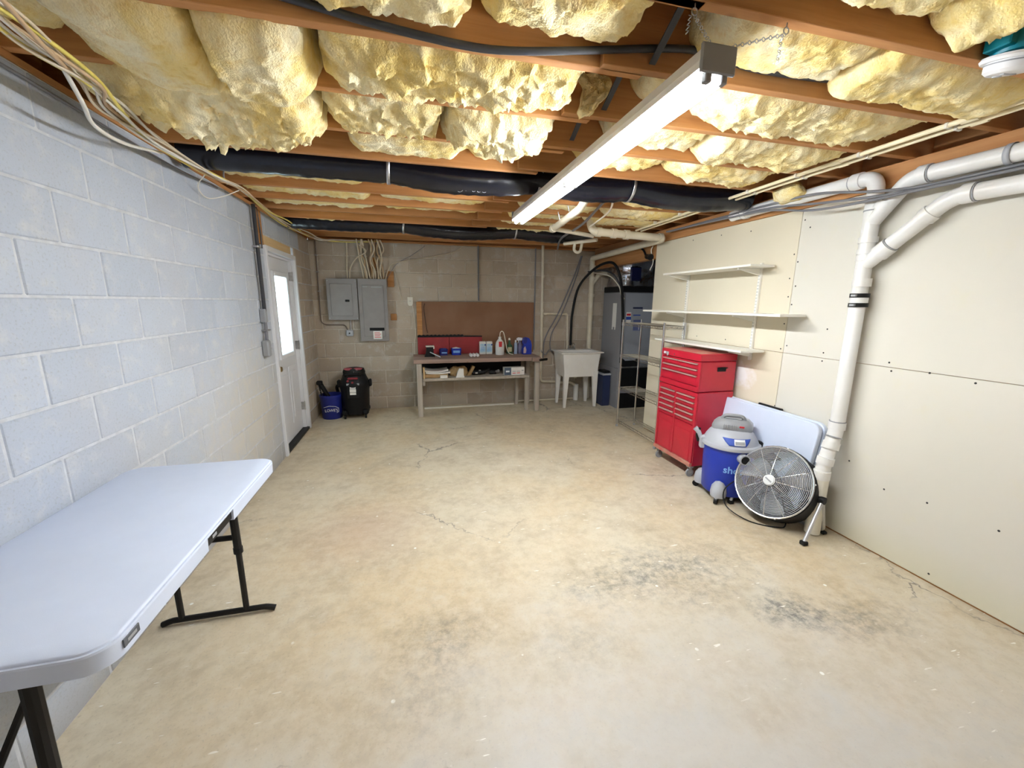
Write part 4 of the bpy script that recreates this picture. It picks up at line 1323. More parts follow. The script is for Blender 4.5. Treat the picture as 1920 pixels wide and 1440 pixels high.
T = thing('black_wet_vacuum', 'black wet and dry vacuum with red trimmed lid beside the blue bucket', 'vacuum', (.52, 5.82, 0))
C_ = Matrix.Translation((.52, 5.83, 0))
MB().lathe([(0, .06), (.165, .06), (.175, .08), (.19, .40), (.197, .42), (.197, .45), (0, .45)], 28, C_).build('drum', BLACK, T, smooth=True)
MB().lathe([(.2, .45), (.203, .465), (.195, .50), (.165, .56), (.15, .60), (.0, .62)], 28, C_).build('lid', BLACK, T, smooth=True)
MB().lathe([(.13, .60), (.135, .64), (.12, .685), (.06, .70), (0, .70)], 24, C_, 1.1, .8).build('motor_cover', BLACKM, T, smooth=True)
for s in (-1, 1):
    MB().lathe([(.0, -.006), (.04, -.004), (.045, .004), (.03, .012), (0, .014)], 16, Matrix.Translation((.52 + s * .062, 5.755, .685)) @ Matrix.Rotation(radians(35), 4, 'X'), 1.3, .55).build('red_trim', mat('dull_red', (.30, .05, .06), .5), T, smooth=True)
dr_ = mat('dark_red_plastic', (.22, .02, .03), .5)
MB().tube(catmull([(.42, 5.70, .60), (.44, 5.66, .625), (.52, 5.64, .63), (.60, 5.66, .625), (.62, 5.70, .60)], 5), .012, 8).build('handle', BLACK, T, smooth=True)
MB().box(.455, .585, 5.645, 5.67, .555, .585, .008).build('red_badge', dr_, T)
MB().lathe([(.016, 0), (.014, .012), (0, .014)], 12, Matrix.Translation((.455, 5.66, .535)) @ Matrix.Rotation(pi / 2, 4, 'X')).build('switch', dr_, T, smooth=True)
MB().box(.50, .53, 5.638, 5.65, .485, .53, .005).build('latch', dr_, T)
MB().box(.435, .60, 5.642, 5.650, .478, .505, .004).build('grey_band', MGREY, T)
for k, (w_, h_) in enumerate(((.075, .022), (.08, .045), (.078, .030))):
    z = (.435, .385, .350)[k]
    MB().box(.515 - w_ / 2, .515 + w_ / 2, 5.632, 5.6335, z, z + h_).build('label', PAPER, T)
MB().box(.44, .60, 5.6345, 5.638, .30, .47, .001).build('label_backing', BLACK, T)
for s in (-1, 1):
    MB().box(.52 + s * .205 - .02, .52 + s * .205 + .02, 5.78, 5.86, .43, .53, .012).build('side_latch', BLACK, T)
for k in range(4):
    an = radians(45 + 90 * k)
    cx, cy = .52 + .19 * cos(an), 5.83 + .19 * sin(an)
    MB().box(cx - .035, cx + .035, cy - .035, cy + .035, .055, .12, .015).build('caster_bracket', BLACK, T)
    MB().tube([(cx - .012, cy, .03), (cx + .012, cy, .03)], .0295, 14).build('caster', BLACKM, T, smooth=True)
MB().tube(catmull([(.34, 5.9, .45), (.26, 5.95, .40), (.30, 6.02, .20), (.36, 6.04, .10)], 6), .022, 10).build('hose', BLACK, T, smooth=True)
# ================================================================== LAUNDRY TUB
T = thing('laundry_tub', 'white plastic laundry tub on tapered legs against the back wall', 'sink', (3.82, 5.83, 0))
x0, x1, y0, y1, zt = 3.475, 4.165, 5.56, 6.05, .865
def rect(a, b, c, d, z):
    return [Vector((a, c, z)), Vector((b, c, z)), Vector((b, d, z)), Vector((a, d, z))]
m = MB()
rings = [rect(3.56, 4.085, 5.625, 6.01, .48), rect(3.555, 4.09, 5.62, 6.015, .49), rect(x0 + .045, x1 - .045, y0 + .04, y1 - .03, .80), rect(x0 + .04, x1 - .04, y0 + .035, y1 - .028, .845),
         rect(x0, x1, y0, y1, .848), rect(x0, x1, y0, y1, zt), rect(x0 + .055, x1 - .055, y0 + .055, y1 - .13, zt), rect(x0 + .065, x1 - .065, y0 + .065, y1 - .14, zt - .015), rect(3.625, 4.03, 5.685, 5.91, .52)]
vs = [p for r in rings for p in r]
fs = [(3, 2, 1, 0)]
for i in range(len(rings) - 1):
    for k in range(4):
        fs.append((4 * i + k, 4 * i + (k + 1) % 4, 4 * i + 4 + (k + 1) % 4, 4 * i + 4 + k))
q = 4 * (len(rings) - 1)
fs.append((q, q + 1, q + 2, q + 3))
m.add(vs, fs)
o = m.build('basin', TUB, T)
bv = o.modifiers.new('bevel', 'BEVEL'); bv.width = .006; bv.segments = 2
for sx, lx, in ((-1, 3.575), (1, 4.072)):
    for sy, ly in ((-1, 5.636), (1, 5.98)):
        m = MB()
        topw, botw = .085, .036
        zb_, zt_ = 0.0, .56
        X0 = lx - (.03 if sx < 0 else topw - .03)
        rt = rect(X0 if sx < 0 else X0, X0 + topw, ly - .03, ly + .03, zt_)
        # legs taper towards the outer side
        bx = X0 + (.008 if sx < 0 else topw - botw - .008)
        rb = rect(bx, bx + botw, ly - .018, ly + .018, zb_)
        m.add(rb + rt, [(3, 2, 1, 0), (4, 5, 6, 7)] + [(k, (k + 1) % 4, 4 + (k + 1) % 4, 4 + k) for k in range(4)])
        m.build('leg', TUB, T)
# faucet
fc = thing('faucet', 'small chrome faucet with two handles at the back of the tub', 'faucet', (3.80, 5.99, .866))
MB().box(3.74, 3.86, 5.965, 6.015, .866, .89, .006).build('base', CHROME, fc)
MB().tube(catmull([(3.80, 5.99, .88), (3.80, 5.98, .94), (3.80, 5.93, .97), (3.80, 5.86, .955)], 5), .009, 8).build('spout', CHROME, fc, smooth=True)
for x in (3.755, 3.845):
    MB().tube([(x, 5.99, .88), (x, 5.99, .925)], [.009, .014], 10).build('handle', CHROME, fc, smooth=True)

# ================================================================== SMALL WATER PIPES ON BACK WALL
T = thing('water_pipe', 'slim white water pipe down the back wall between bench and tub', 'pipe', (3.34, 6.15, .3))
MB().tube(fillet([(3.335, 6.15, 2.46), (3.35, 6.15, .33), (3.62, 6.15, .315)], .05), .021, 10).build('pipe', PVC_OLD, T, smooth=True)
MB().tube(fillet([(3.34, 6.15, 1.43), (3.775, 6.15, 1.42), (3.785, 6.12, .83)], .03), .017, 10).build('branch', PVC_OLD, T, smooth=True)
for z in (2.0, 1.47, 1.39, .90, .40):
    MB().tube([(3.345, 6.15, z - .02), (3.345, 6.15, z + .02)], .026, 10).build('coupling', PVC_OLD, T, smooth=True)
for x in (3.40, 3.74):
    MB().tube([(x - .02, 6.15, 1.425), (x + .02, 6.15, 1.425)], .022, 10).build('coupling', PVC_OLD, T, smooth=True)
MB().tube([(3.345, 6.15, .84), (3.32, 6.08, .84)], .014, 8).build('hose_bib', STEEL, T, smooth=True)
# drain parts under tub
T = thing('drain_trap', 'white drain pipes under the laundry tub', 'pipe', (3.98, 6.05, 0))
MB().tube([(3.83, 5.86, .49), (3.83, 5.86, .42)], .025, 12).build('tailpiece', PVC_OLD, T, smooth=True)
MB().tube(fillet([(3.62, 6.10, .31), (3.85, 6.10, .31), (3.95, 6.08, .24)], .05), .024, 10).build('arm', PVC_OLD, T, smooth=True)
MB().tube([(3.95, 6.09, .0), (3.95, 6.09, .27)], .042, 14).build('standpipe', PVC, T, smooth=True)
cable([(3.33, 6.1, .83), (3.40, 6.09, .78), (3.47, 6.1, .85), (3.55, 6.1, .78)], .009, GREYCABLE, 'grey hose between the hose bib and the tub')
cable([(3.98, 6.16, 2.33), (3.86, 6.15, 2.0), (3.62, 6.14, 1.45), (3.40, 6.12, 1.05), (3.36, 6.10, .72)], .010, GREYCABLE, 'long grey hose slanting down the back wall, left one of two')
cable([(3.99, 6.15, 2.33), (3.88, 6.14, 1.95), (3.66, 6.13, 1.4), (3.50, 6.12, 1.1), (3.49, 6.12, .86), (3.56, 6.1, .83)], .009, GREYCABLE, 'long grey hose slanting down the back wall, right one of two')

# ================================================================== DRAIN STACKS AND OVERHEAD PLUMBING (back right)
T = thing('overhead_drain', 'cream drain pipe crossing under the joists and turning along the header', 'pipe', (4.0, 4.2, 2.3))
p_ = fillet([(3.19, 4.15, 2.50), (3.22, 4.15, 2.345), (4.07, 4.15, 2.315), (4.11, 4.22, 2.31), (4.14, 6.08, 2.29), (4.15, 6.10, 2.22), (4.155, 6.10, .02)], .075, 6)
MB().tube(p_, .041, 16).build('pipe', PVC_OLD, T, smooth=True)
def ring(T, p, d, r, l, m_, name='coupling'):
    p, d = Vector(p), Vector(d).normalized()
    MB().tube([p - d * l / 2, p + d * l / 2], r, 16).build(name, m_, T, smooth=True)
for x in (3.30, 3.48, 3.63):
    ring(T, (x, 4.15, 2.345 - (x - 3.22) * .035), (1, 0, -.035), .050, .055, PVC_OLD)
ring(T, (4.05, 4.15, 2.316), (1, 0, 0), .050, .04, PVC_OLD)
for z in (2.16, 1.98, 1.72):
    ring(T, (4.155, 6.10, z), (0, 0, 1), .050, .05, PVC_OLD)
MB().tube(fillet([(4.155, 6.10, 1.90), (4.28, 6.10, 2.06), (4.40, 6.10, 2.07)], .05), .037, 14).build('wye_branch', PVC_OLD, T, smooth=True)
T = thing('overhead_branch', 'cream pipe slanting under the joists right of the light end', 'pipe', (2.75, 3.8, 2.3))
MB().tube(fillet([(2.70, 3.05, 2.45), (2.72, 3.30, 2.365), (2.76, 4.07, 2.335)], .05), .032, 12).build('pipe', PVC_OLD, T, smooth=True)
MB().tube(fillet([(2.76, 4.07, 2.335), (3.32, 4.33, 2.33)], .03), .022, 12).build('arm', PVC_OLD, T, smooth=True)
ring(T, (2.76, 4.05, 2.336), (0, 1, 0), .04, .06, PVC_OLD)
for y in (3.55, 3.8):
    MB().tube([(2.71, y, 2.44), (2.735, y, 2.35)], .004, 6).build('hanger', STEEL, T)
T = thing('trap_pipe', 'small cream pipe with a hanging U bend below the joists by the back wall', 'pipe', (3.6, 5.2, 2.2))
MB().tube(fillet([(3.22, 4.95, 2.325), (3.50, 4.60, 2.335)], .03), .022, 10).build('arm', PVC_OLD, T, smooth=True)
MB().tube([(3.36 + .045 * -cos(q), 4.85, 2.26 - .045 * sin(q)) for q in [pi * k / 10 for k in range(11)]] , .018, 10).build('bend', PVC_OLD, T, smooth=True)
for s in (-1, 1):
    MB().tube([(3.36 + .045 * s, 4.85, 2.26), (3.36 + .045 * s, 4.82, 2.33)], .018, 10).build('riser', PVC_OLD, T, smooth=True)
cable([(3.02, 3.3, 2.46), (3.08, 3.5, 2.40), (3.12, 3.95, 2.36), (3.19, 4.08, 2.40)], .009, PVC_OLD, 'thin cream tube curling above the overhead drain elbow')
cable([(2.95, 3.3, 2.45), (3.0, 3.9, 2.36), (3.05, 4.6, 2.33), (3.3, 5.4, 2.32)], .012, GREYCABLE, 'grey hose under the joists beside the cream pipes')

# cream supply pipe pair along the joists on the right
for i, (x, z) in enumerate(((3.80, 2.428), (3.865, 2.426))):
    T = thing('supply_pipe', ('left', 'right')[i] + ' one of the cream supply pipe pair clipped under the joists', 'pipe', (x, 2.5, z), group='cream supply pipes')
    MB().tube([(x + (.0 if i else .02), -.6, z), (x, 1.6, z), (x + .02, 2.6, z), (x + .06, 4.35, z - .01)], .0115, 10).build('pipe', CPVC, T, smooth=True)
    for k in range(1, 8):
        y = yr(k) - TH / 2
        if y < 4.2:
            MB().box(x - .016 + .03 * (y - 1.2) / 3, x + .022 + .03 * (y - 1.2) / 3, y - .008, y + .008, z - .014, ZJ - .001, .003).build('clip', CREAM, T)
    for y in (1.45, 2.05, 3.1):
        MB().tube([(x + .01, y - .03, z), (x + .011, y + .03, z)], .015, 10).build('coupling', CPVC, T, smooth=True)

# ================================================================== WHITE WASTE STACK ON DRYWALL
PX = 4.135
T = thing('waste_stack', 'white plastic waste stack with two branches in front of the drywall', 'pipe', (4.06, 2.02, 0))
R_ = .043
MB().tube(fillet([(PX, 2.03, 2.20), (PX, 2.015, .76), (4.045, 1.992, .53), (4.04, 1.99, .42)], .05, 8), R_, 20).build('stack', PVC, T, smooth=True)
MB().tube([(4.04, 1.99, .44), (4.04, 1.99, .012)], .047, 20).build('floor_pipe', CREAM, T, smooth=True)
MB().tube(fillet([(PX, 2.03, 2.16), (PX, 2.035, 2.375), (PX, 3.20, 2.365)], .085, 7), R_, 20).build('top_run', PVC, T, smooth=True)
MB().tube(fillet([(PX, 2.03, 2.10), (PX, 1.855, 2.318), (PX, .3, 2.295)], .055, 6), R_, 20).build('upper_branch', PVC, T, smooth=True)
MB().tube(fillet([(PX, 2.016, 1.855), (PX, 1.645, 2.17), (PX, .3, 2.145)], .07, 6), R_, 20).build('lower_branch', PVC, T, smooth=True)
def ringp(p, d, r=.0505, l=.06, nm='coupling', m_=None):
    ring(T, p, d, r, l, m_ or PVC, nm)
V3 = (0, 0, 1)
for p, d, l in (((PX, 2.027, 2.00), V3, .035), ((PX, 2.025, 1.93), V3, .03), ((PX, 2.022, 1.89), V3, .03), ((PX, 2.02, 1.74), V3, .05), ((PX, 2.016, .79), V3, .05),
                ((PX, 1.965, 2.195), (0, -.55, .84), .05), ((PX, 1.79, 2.317), (0, -1, -.02), .05), ((PX, 1.925, 1.932), (0, -.76, .65), .07), ((PX, 1.735, 2.094), (0, -.76, .65), .04), ((PX, 1.575, 2.169), (0, -1, -.02), .05),
                ((PX, 2.15, 2.374), (0, 1, 0), .06), ((PX, 3.05, 2.366), (0, 1, 0), .04), ((4.085, 1.997, .655), (.3, .06, 1), .05), ((4.05, 1.99, .55), (.15, 0, 1), .05), ((4.04, 1.99, .45), V3, .06)):
    ringp(p, d, l=l)
for p, d in (((PX, 2.03, 2.175), V3), ((PX, 1.76, 2.317), (0, 1, 0)), ((PX, 1.545, 2.168), (0, 1, 0)), ((PX, 1.895, 1.958), (0, -.76, .65)), ((PX, 2.185, 2.373), (0, 1, 0)), ((PX, 3.075, 2.366), (0, 1, 0)), ((PX, 2.0165, .818), V3), ((4.108, 2.002, .712), (.3, .06, 1))):
    ringp(p, d, .0475, .007, 'cement_line', MGREY)
# rubber coupling with two clamps
MB().tube([(PX, 2.019, 1.585), (PX, 2.019, 1.665)], .047, 20).build('repair_sleeve', PVC, T, smooth=True)
for z in (1.66, 1.60):
    MB().tube([(PX, 2.019, z - .013), (PX, 2.019, z + .013)], .0515, 20).build('clamp', BLACK, T, smooth=True)
    MB().box(PX - .062, PX - .045, 2.0, 2.03, z - .007, z + .007, .002).build('clamp_screw', STEEL, T)
for y in (1.45, .9):
    m = MB()
    pts = [(PX + .049 * cos(q), y, 2.312 + .049 * sin(q)) for q in [2 * pi * k / 20 for k in range(20)]]
    vs, fs = [], []
    for p in pts:
        vs += [(p[0], p[1] - .012, p[2]), (p[0], p[1] + .012, p[2])]
    for k in range(20):
        a, b2 = 2 * k, 2 * ((k + 1) % 20)
        fs.append((a, a + 1, b2 + 1, b2))
    m.add(vs, fs)
    o = m.build('pipe_strap', LGREY, T, smooth=True)
    sm = o.modifiers.new('thickness', 'SOLIDIFY'); sm.thickness = .002

# ================================================================== SMOKE ALARM AND BOX
T = thing('ceiling_box', 'teal plastic junction box between the joists above the smoke alarm', 'junction box', (3.355, 1.105, 2.44))
MB().lathe([(.052, 2.44), (.056, 2.45), (.056, 2.55), (.05, 2.555), (0, 2.555)], 20, Matrix.Translation((3.355, 1.105, 0))).build('box', CYAN, T, smooth=True)
MB().box(3.275, 3.31, 1.075, 1.145, 2.45, 2.53, .004).build('side_wing', CYAN, T)
T = thing('smoke_alarm', 'white round smoke alarm hanging crooked below the teal box', 'smoke alarm', (3.355, 1.105, 2.38))
tilt = Matrix.Translation((3.355, 1.10, 2.425)) @ Matrix.Rotation(radians(12), 4, 'X') @ Matrix.Rotation(radians(-6), 4, 'Y')
MB().lathe([(.0, .012), (.080, .012), (.084, .004), (.080, -.004), (0, -.004)], 32, tilt).build('base_ring', WHITE, T, smooth=True)
MB().lathe([(.066, -.004), (.068, -.010), (.066, -.030), (.055, -.040), (0, -.042)], 32, tilt).build('cover', WHITE, T, smooth=True)
MB().lathe([(.069, -.008), (.0695, -.010), (.069, -.012)], 32, tilt).build('vent_line', MGREY, T, smooth=True)
MB().box(-.03, .03, -.006, .006, -.044, -.0405, .001, tilt).build('grille_slot', LGREY, T)
MB().lathe([(.012, -.044), (.012, -.041)], 16, tilt @ Matrix.Translation((.0, .03, 0))).build('test_button', LGREY, T)

# ================================================================== FURNACE AND NEIGHBOURS
T = thing('furnace', 'tall grey furnace in the dark alcove past the drywall', 'furnace', (4.64, 5.75, 0))
FX0, FX1, FY0, FY1 = 4.34, 4.90, 5.42, 6.05
MB().box(FX0, FX1, FY0 + .012, FY1, .0, .62, .006).build('lower_cabinet', FURN_S, T)
MB().box(FX0 + .012, FX1, FY0 + .02, FY1, .62, 1.76, .004).build('upper_cabinet', FURN_S, T)
MB().box(FX0 + .03, FX1 - .02, FY0, FY0 + .012, .70, 1.75, .006).build('front_door', FURN, T)
MB().box(FX0 + .045, FX1 - .02, FY0 - .003, FY0 + .012, .30, .63, .003).build('filter_opening', BLACK, T)
MB().box(FX0 + .045, FX1 - .02, FY0 - .01, FY0 + .006, .632, .66, .004).build('bright_lip', STEEL, T)
MB().prism([(.04, .66), (.30, .66), (.30, .78), (.27, .75), (.10, .745), (.04, .79)], .0, .02, frame((FX0, FY0, 0), (1, 0, 0), (0, 0, 1))).build('black_blower_bag', BLACK, T)
MB().box(FX0 + .04, FX1 - .02, FY0 - .004, FY0 + .012, .0, .24, .004).build('base_panel', BLACK, T)
MB().box(FX0 + .02, FX0 + .045, FY0 - .01, FY0 + .012, .0, 1.75, .003).build('door_edge', FURN_S, T)
MB().box(FX0 + .075, FX0 + .155, FY0 - .0025, FY0 - .0002, 1.32, 1.47, .0005).build('sticker', PAPER, T)
MB().box(FX0 + .075, FX0 + .155, FY0 - .0035, FY0 - .0026, 1.36, 1.405).build('sticker_band', INKB, T)
MB().box(FX0 + .082, FX0 + .148, FY0 - .0035, FY0 - .0026, 1.42, 1.45).build('sticker_text', INKR, T)
MB().box(FX0 + .18, FX0 + .34, FY0 - .0025, FY0 - .0002, 1.52, 1.545).build('logo_bar', BLUE_B, T)
MB().box(FX0 + .19, FX0 + .31, FY0 - .0025, FY0 - .0002, 1.42, 1.435).build('print_line', INKB, T)
MB().box(FX0 + .20, FX0 + .34, FY0 - .0025, FY0 - .0002, 1.20, 1.36).build('blue_label', mat('violet_print', (.13, .16, .34), .5), T)
MB().box(FX0 + .29, FX0 + .30, FY0 - .0035, FY0 - .0026, 1.21, 1.30).build('print_line', INKW, T)
# service tag on the side
MB().box(FX0 + .0095, FX0 + .0115, 5.60, 5.72, 1.24, 1.60, .0005).build('service_tag', PAPER, T)
for y in (5.61, 5.69):
    MB().box(FX0 + .0095, FX0 + .0115, y, y + .03, 1.20, 1.24).build('tag_tail', PAPER, T)
for k, (x, z) in enumerate(((FX0 + .05, .02),)):
    pass
fo = thing('foil_plenum', 'crinkled foil wrapped plenum on top of the furnace', 'duct', (4.62, 5.75, 1.77))
m = MB()
nn = 26
for i in range(nn + 1):
    for j in range(33):
        an = 2 * pi * j / 33
        ca, sa = cos(an), sin(an)
        k = 1 / max(abs(ca), abs(sa))
        k = min(k, 1.25)
        z = 1.775 + (2.44 - 1.775) * i / nn
        p = Vector((4.62 + ca * k * .26, 5.735 + sa * k * .29, z))
        d = noise.noise(p * 7) * .03 + noise.noise(p * 19) * .018
        m.v.append(p + Vector((ca, sa, 0)) * d)
for i in range(nn):
    for j in range(33):
        m.f.append((i * 33 + j, i * 33 + (j + 1) % 33, (i + 1) * 33 + (j + 1) % 33, (i + 1) * 33 + j))
m.f.append(tuple(range(33))[::-1])
m.f.append(tuple(nn * 33 + j for j in range(33)))
m.build('foil_wrap', FOIL, fo, smooth=True, ang=25)
MB().box(4.345, 4.90, 5.43, 6.04, 1.761, 1.85, .01).build('black_band', BLACK, fo)
MB().box(4.45, 4.62, 5.415, 5.45, 1.92, 2.12, .01).build('dark_panel', mat('dark_blue_film', (.01, .012, .05), .2), fo)
cable([(3.80, 6.03, .93), (3.795, 6.02, 1.15), (3.80, 6.0, 1.45), (3.88, 5.98, 1.84), (4.02, 5.78, 2.09), (4.11, 5.50, 2.175), (4.165, 5.34, 2.11), (4.25, 5.32, 1.86), (4.335, 5.375, 1.4), (4.35, 5.385, 1.0), (4.355, 5.39, .72)], .019, BLACK, 'thick black hose arching from the tub up and over to the furnace', n=10)
cable([(3.99, 5.9, 2.07), (4.10, 5.62, 2.07), (4.17, 5.42, 2.0), (4.30, 5.37, 1.8)], .012, DARKCABLE, 'thinner dark hose under the black arching hose')
cable([(4.16, 6.05, 2.07), (4.26, 5.7, 2.0), (4.31, 5.5, 1.85), (4.32, 5.43, 1.72), (4.36, 5.40, 1.66)], .010, CREAM, 'cream tube curving beside the furnace')
cable([(4.19, 4.50, 2.28), (4.17, 4.50, 2.22), (4.22, 4.52, 2.10), (4.19, 4.53, 2.0)], .006, CREAM, 'short cream wire curl at the drywall end')
T = thing('wall_spotlight', 'small black fitting with cord at the end of the header', 'fitting', (4.19, 4.56, 2.14))
MB().tube([(4.19, 4.62, 2.17), (4.17, 4.50, 2.15)], [.03, .038], 12).build('body', BLACK, T, smooth=True)
MB().tube(catmull([(4.19, 4.64, 2.18), (4.19, 4.7, 2.25), (4.195, 4.8, 2.30)], 5), .012, 8).build('cord', BLACK, T, smooth=True)
T = thing('trash_bin', 'dark blue plastic bin between the laundry tub and furnace', 'bin', (4.262, 5.72, 0))
MB().prism([(-.062, -.1), (.062, -.1), (.062, .1), (-.062, .1)], .0, .5, Matrix.Translation((4.262, 5.72, 0))).build('body', BLUE_B, T)
MB().box(4.19, 4.334, 5.61, 5.83, .49, .52, .008).build('rim', LGREY, T)
MB().box(4.20, 4.325, 5.62, 5.82, .52, .56, .02).build('black_liner', BLACK, T)

# ================================================================== WIRE RACK
T = thing('wire_rack', 'chrome wire shelving rack beside the red tool chest', 'rack', (4.04, 4.17, 0))
rx = (3.915, 4.170)
ry = (3.74, 4.60)
for x in rx:
    for y in ry:
        MB().tube([(x, y, .03), (x, y, 1.40)], .0125, 10).build('post', CHROME, T, smooth=True)
        MB().lathe([(.013, 0), (.016, .003), (.016, .02), (.012, .03), (0, .03)], 12, Matrix.Translation((x, y, 0))).build('foot', MGREY, T, smooth=True)
for z in (.09, .53, .955, 1.36):
    sf = None
    m = MB()
    for dz in (0, -.03):
        m.tube([(rx[0], ry[0], z + dz), (rx[0], ry[1], z + dz), (rx[1], ry[1], z + dz), (rx[1], ry[0], z + dz)], .0035, 6, closed=True)
    for y in (ry[0], ry[1]):
        n = 6
        m.tube([(rx[0] + (rx[1] - rx[0]) * k / n, y, z - (.03 if k % 2 else 0)) for k in range(n + 1)], .002, 5)
    n = 18
    for x in rx:
        m.tube([(x, ry[0] + (ry[1] - ry[0]) * k / n, z - (.03 if k % 2 else 0)) for k in range(n + 1)], .002, 5)
    sf = m.build('shelf_frame', CHROME, T, smooth=True)
    wv_ = None
    for k in range(25):
        y = ry[0] + .033 + k * .033
        if wv_ is None:
            wv_ = MB().tube([(rx[0], y, z), (rx[1], y, z)], .0016, 5).build('shelf_wire', CHROME, sf)
        else:
            copy_part(wv_, sf, (0, .033 * k, 0))
    for x in rx:
        for y in ry:
            MB().tube([(x, y, z - .035), (x, y, z + .005)], .018, 10).build('collar', CHROME, sf, smooth=True)

# ================================================================== RED TOOL CHEST
TX0, TX1, TY0, TY1 = 3.775, 4.165, 2.975, 3.55
T = thing('tool_chest', 'red steel rolling tool chest with two tiers of drawers', 'tool chest', ((TX0 + TX1) / 2, (TY0 + TY1) / 2, 0))
MB().box(TX0 + .02, TX1, TY0, TY1, .115, .815, .006).build('lower_cabinet', RED, T)
MB().box(TX0 + .02, TX1, TY0 + .006, TY1 - .006, .82, 1.095, .006).build('upper_chest', RED, T)
MB().box(TX0, TX1, TY0, TY1, 1.098, 1.165, .008).build('lid', RED, T)
MB().box(TX0 + .005, TX1 - .01, TY0 + .008, TY1 - .008, 1.1652, 1.1665).build('dusty_top', RED_DUST, T)
# upper frame rails
MB().box(TX0 + .006, TX0 + .02, TY0, TY0 + .03, .822, 1.096, .003).build('side_rail', RED, T)
MB().box(TX0 + .006, TX0 + .02, TY1 - .03, TY1, .822, 1.096, .003).build('side_rail', RED, T)
MB().box(TX0 - .004, TX0 + .02, TY0 + .005, TY1 - .005, .822, .868, .004).build('lower_lip', RED, T)
PULL = mat('drawer_pull_trim', (.60, .40, .36), .35, .3)
def drawer(a, b2, z0, z1, nm='drawer'):
    d = MB().box(TX0 + .008, TX0 + .02, a, b2, z0, z1, .003).build(nm, RED, T)
    MB().prism([(0, 0), (.016, -.002), (.016, -.010), (.010, -.012), (0, -.006)], a + .004, b2 - .004, Matrix(((-1, 0, 0, TX0 + .009), (0, 0, 1, 0), (0, 1, 0, z1), (0, 0, 0, 1)))).build('handle', PULL, d)
    return d
ym = 3.275
drawer(TY0 + .033, ym - .002, 1.028, 1.078); drawer(ym + .002, TY1 - .033, 1.028, 1.078)
drawer(TY0 + .033, TY1 - .033, .972, 1.022)
drawer(TY0 + .033, TY1 - .033, .872, .966)
# lower cabinet
MB().box(TX0 + .004, TX0 + .02, TY0, TY1, .775, .813, .003).build('header', RED, T)
MB().box(TX0 + .004, TX0 + .02, TY0, TY0 + .028, .15, .775, .003).build('side_rail', RED, T)
MB().box(TX0 + .004, TX0 + .02, TY1 - .028, TY1, .15, .775, .003).build('side_rail', RED, T)
MB().box(TX0 + .004, TX0 + .02, ym - .012, ym + .012, .15, .775, .003).build('centre_rail', RED, T)
MB().box(TX0 - .008, TX0 + .02, TY0, TY1, .115, .15, .004).build('dusty_foot_rail', RED_DUST, T)
for (a, b2) in ((TY0 + .03, ym - .014), (ym + .014, TY1 - .03)):
    for k in range(5):
        drawer(a, b2, .722 - k * .0525, .769 - k * .0525)
    dd = MB().box(TX0 + .008, TX0 + .02, a, b2, .152, .500, .004).build('cabinet_door', RED, T)
    MB().box(TX0 + .004, TX0 + .009, a + .015, b2 - .015, .165, .44, .004).build('door_field', RED, dd)
# side handle
MB().box(3.965, 4.055, TY0 - .002, TY0 + .012, 1.005, 1.045, .004).build('side_handle', BLACK, T)
MB().tube([(3.965, TY0 - .012, 1.04), (4.055, TY0 - .012, 1.04)], .006, 8).build('side_grip', BLACK, T)
# badge and lock studs
MB().box(TX0 - .0015, TX0 + .001, 3.43, 3.51, 1.112, 1.136, .0006).build('badge', INKG, T)
MB().box(TX0 - .0025, TX0 - .001, 3.475, 3.508, 1.114, 1.134).build('badge_letters', INKW, T)
MB().prism([(0, .0), (.03, .0), (.012, -.022)], .0, .002, frame((TX0 - .001, 3.46, 1.113), (0, -1, 0), (0, 0, 1))).build('badge_tail', INKG, T)
MB().lathe([(.006, 0), (.006, .003), (0, .004)], 10, Matrix.Translation((TX0, 3.34, 1.122)) @ Matrix.Rotation(-pi / 2, 4, 'Y')).build('lock', CHROME, T)
MB().lathe([(.006, 0), (.006, .003), (0, .004)], 10, Matrix.Translation((TX0 + .004, 3.36, .795)) @ Matrix.Rotation(-pi / 2, 4, 'Y')).build('lock', CHROME, T)
for (x, y) in ((TX0 + .04, TY0 + .045), (TX0 + .04, TY1 - .045), (TX1 - .05, TY0 + .045), (TX1 - .05, TY1 - .045)):
    c_ = MB().box(x - .022, x + .022, y - .028, y + .028, .09, .114, .004).build('caster_bracket', STEEL, T)
    MB().box(x - .018, x + .018, y - .012, y - .009, .035, .092, .001).build('fork', STEEL, c_)
    MB().box(x - .018, x + .018, y + .009, y + .012, .035, .092, .001).build('fork', STEEL, c_)
    MB().tube([(x, y - .0085, .0385), (x, y + .0085, .0385)], .038, 16).build('wheel', MGREY, c_, smooth=True)

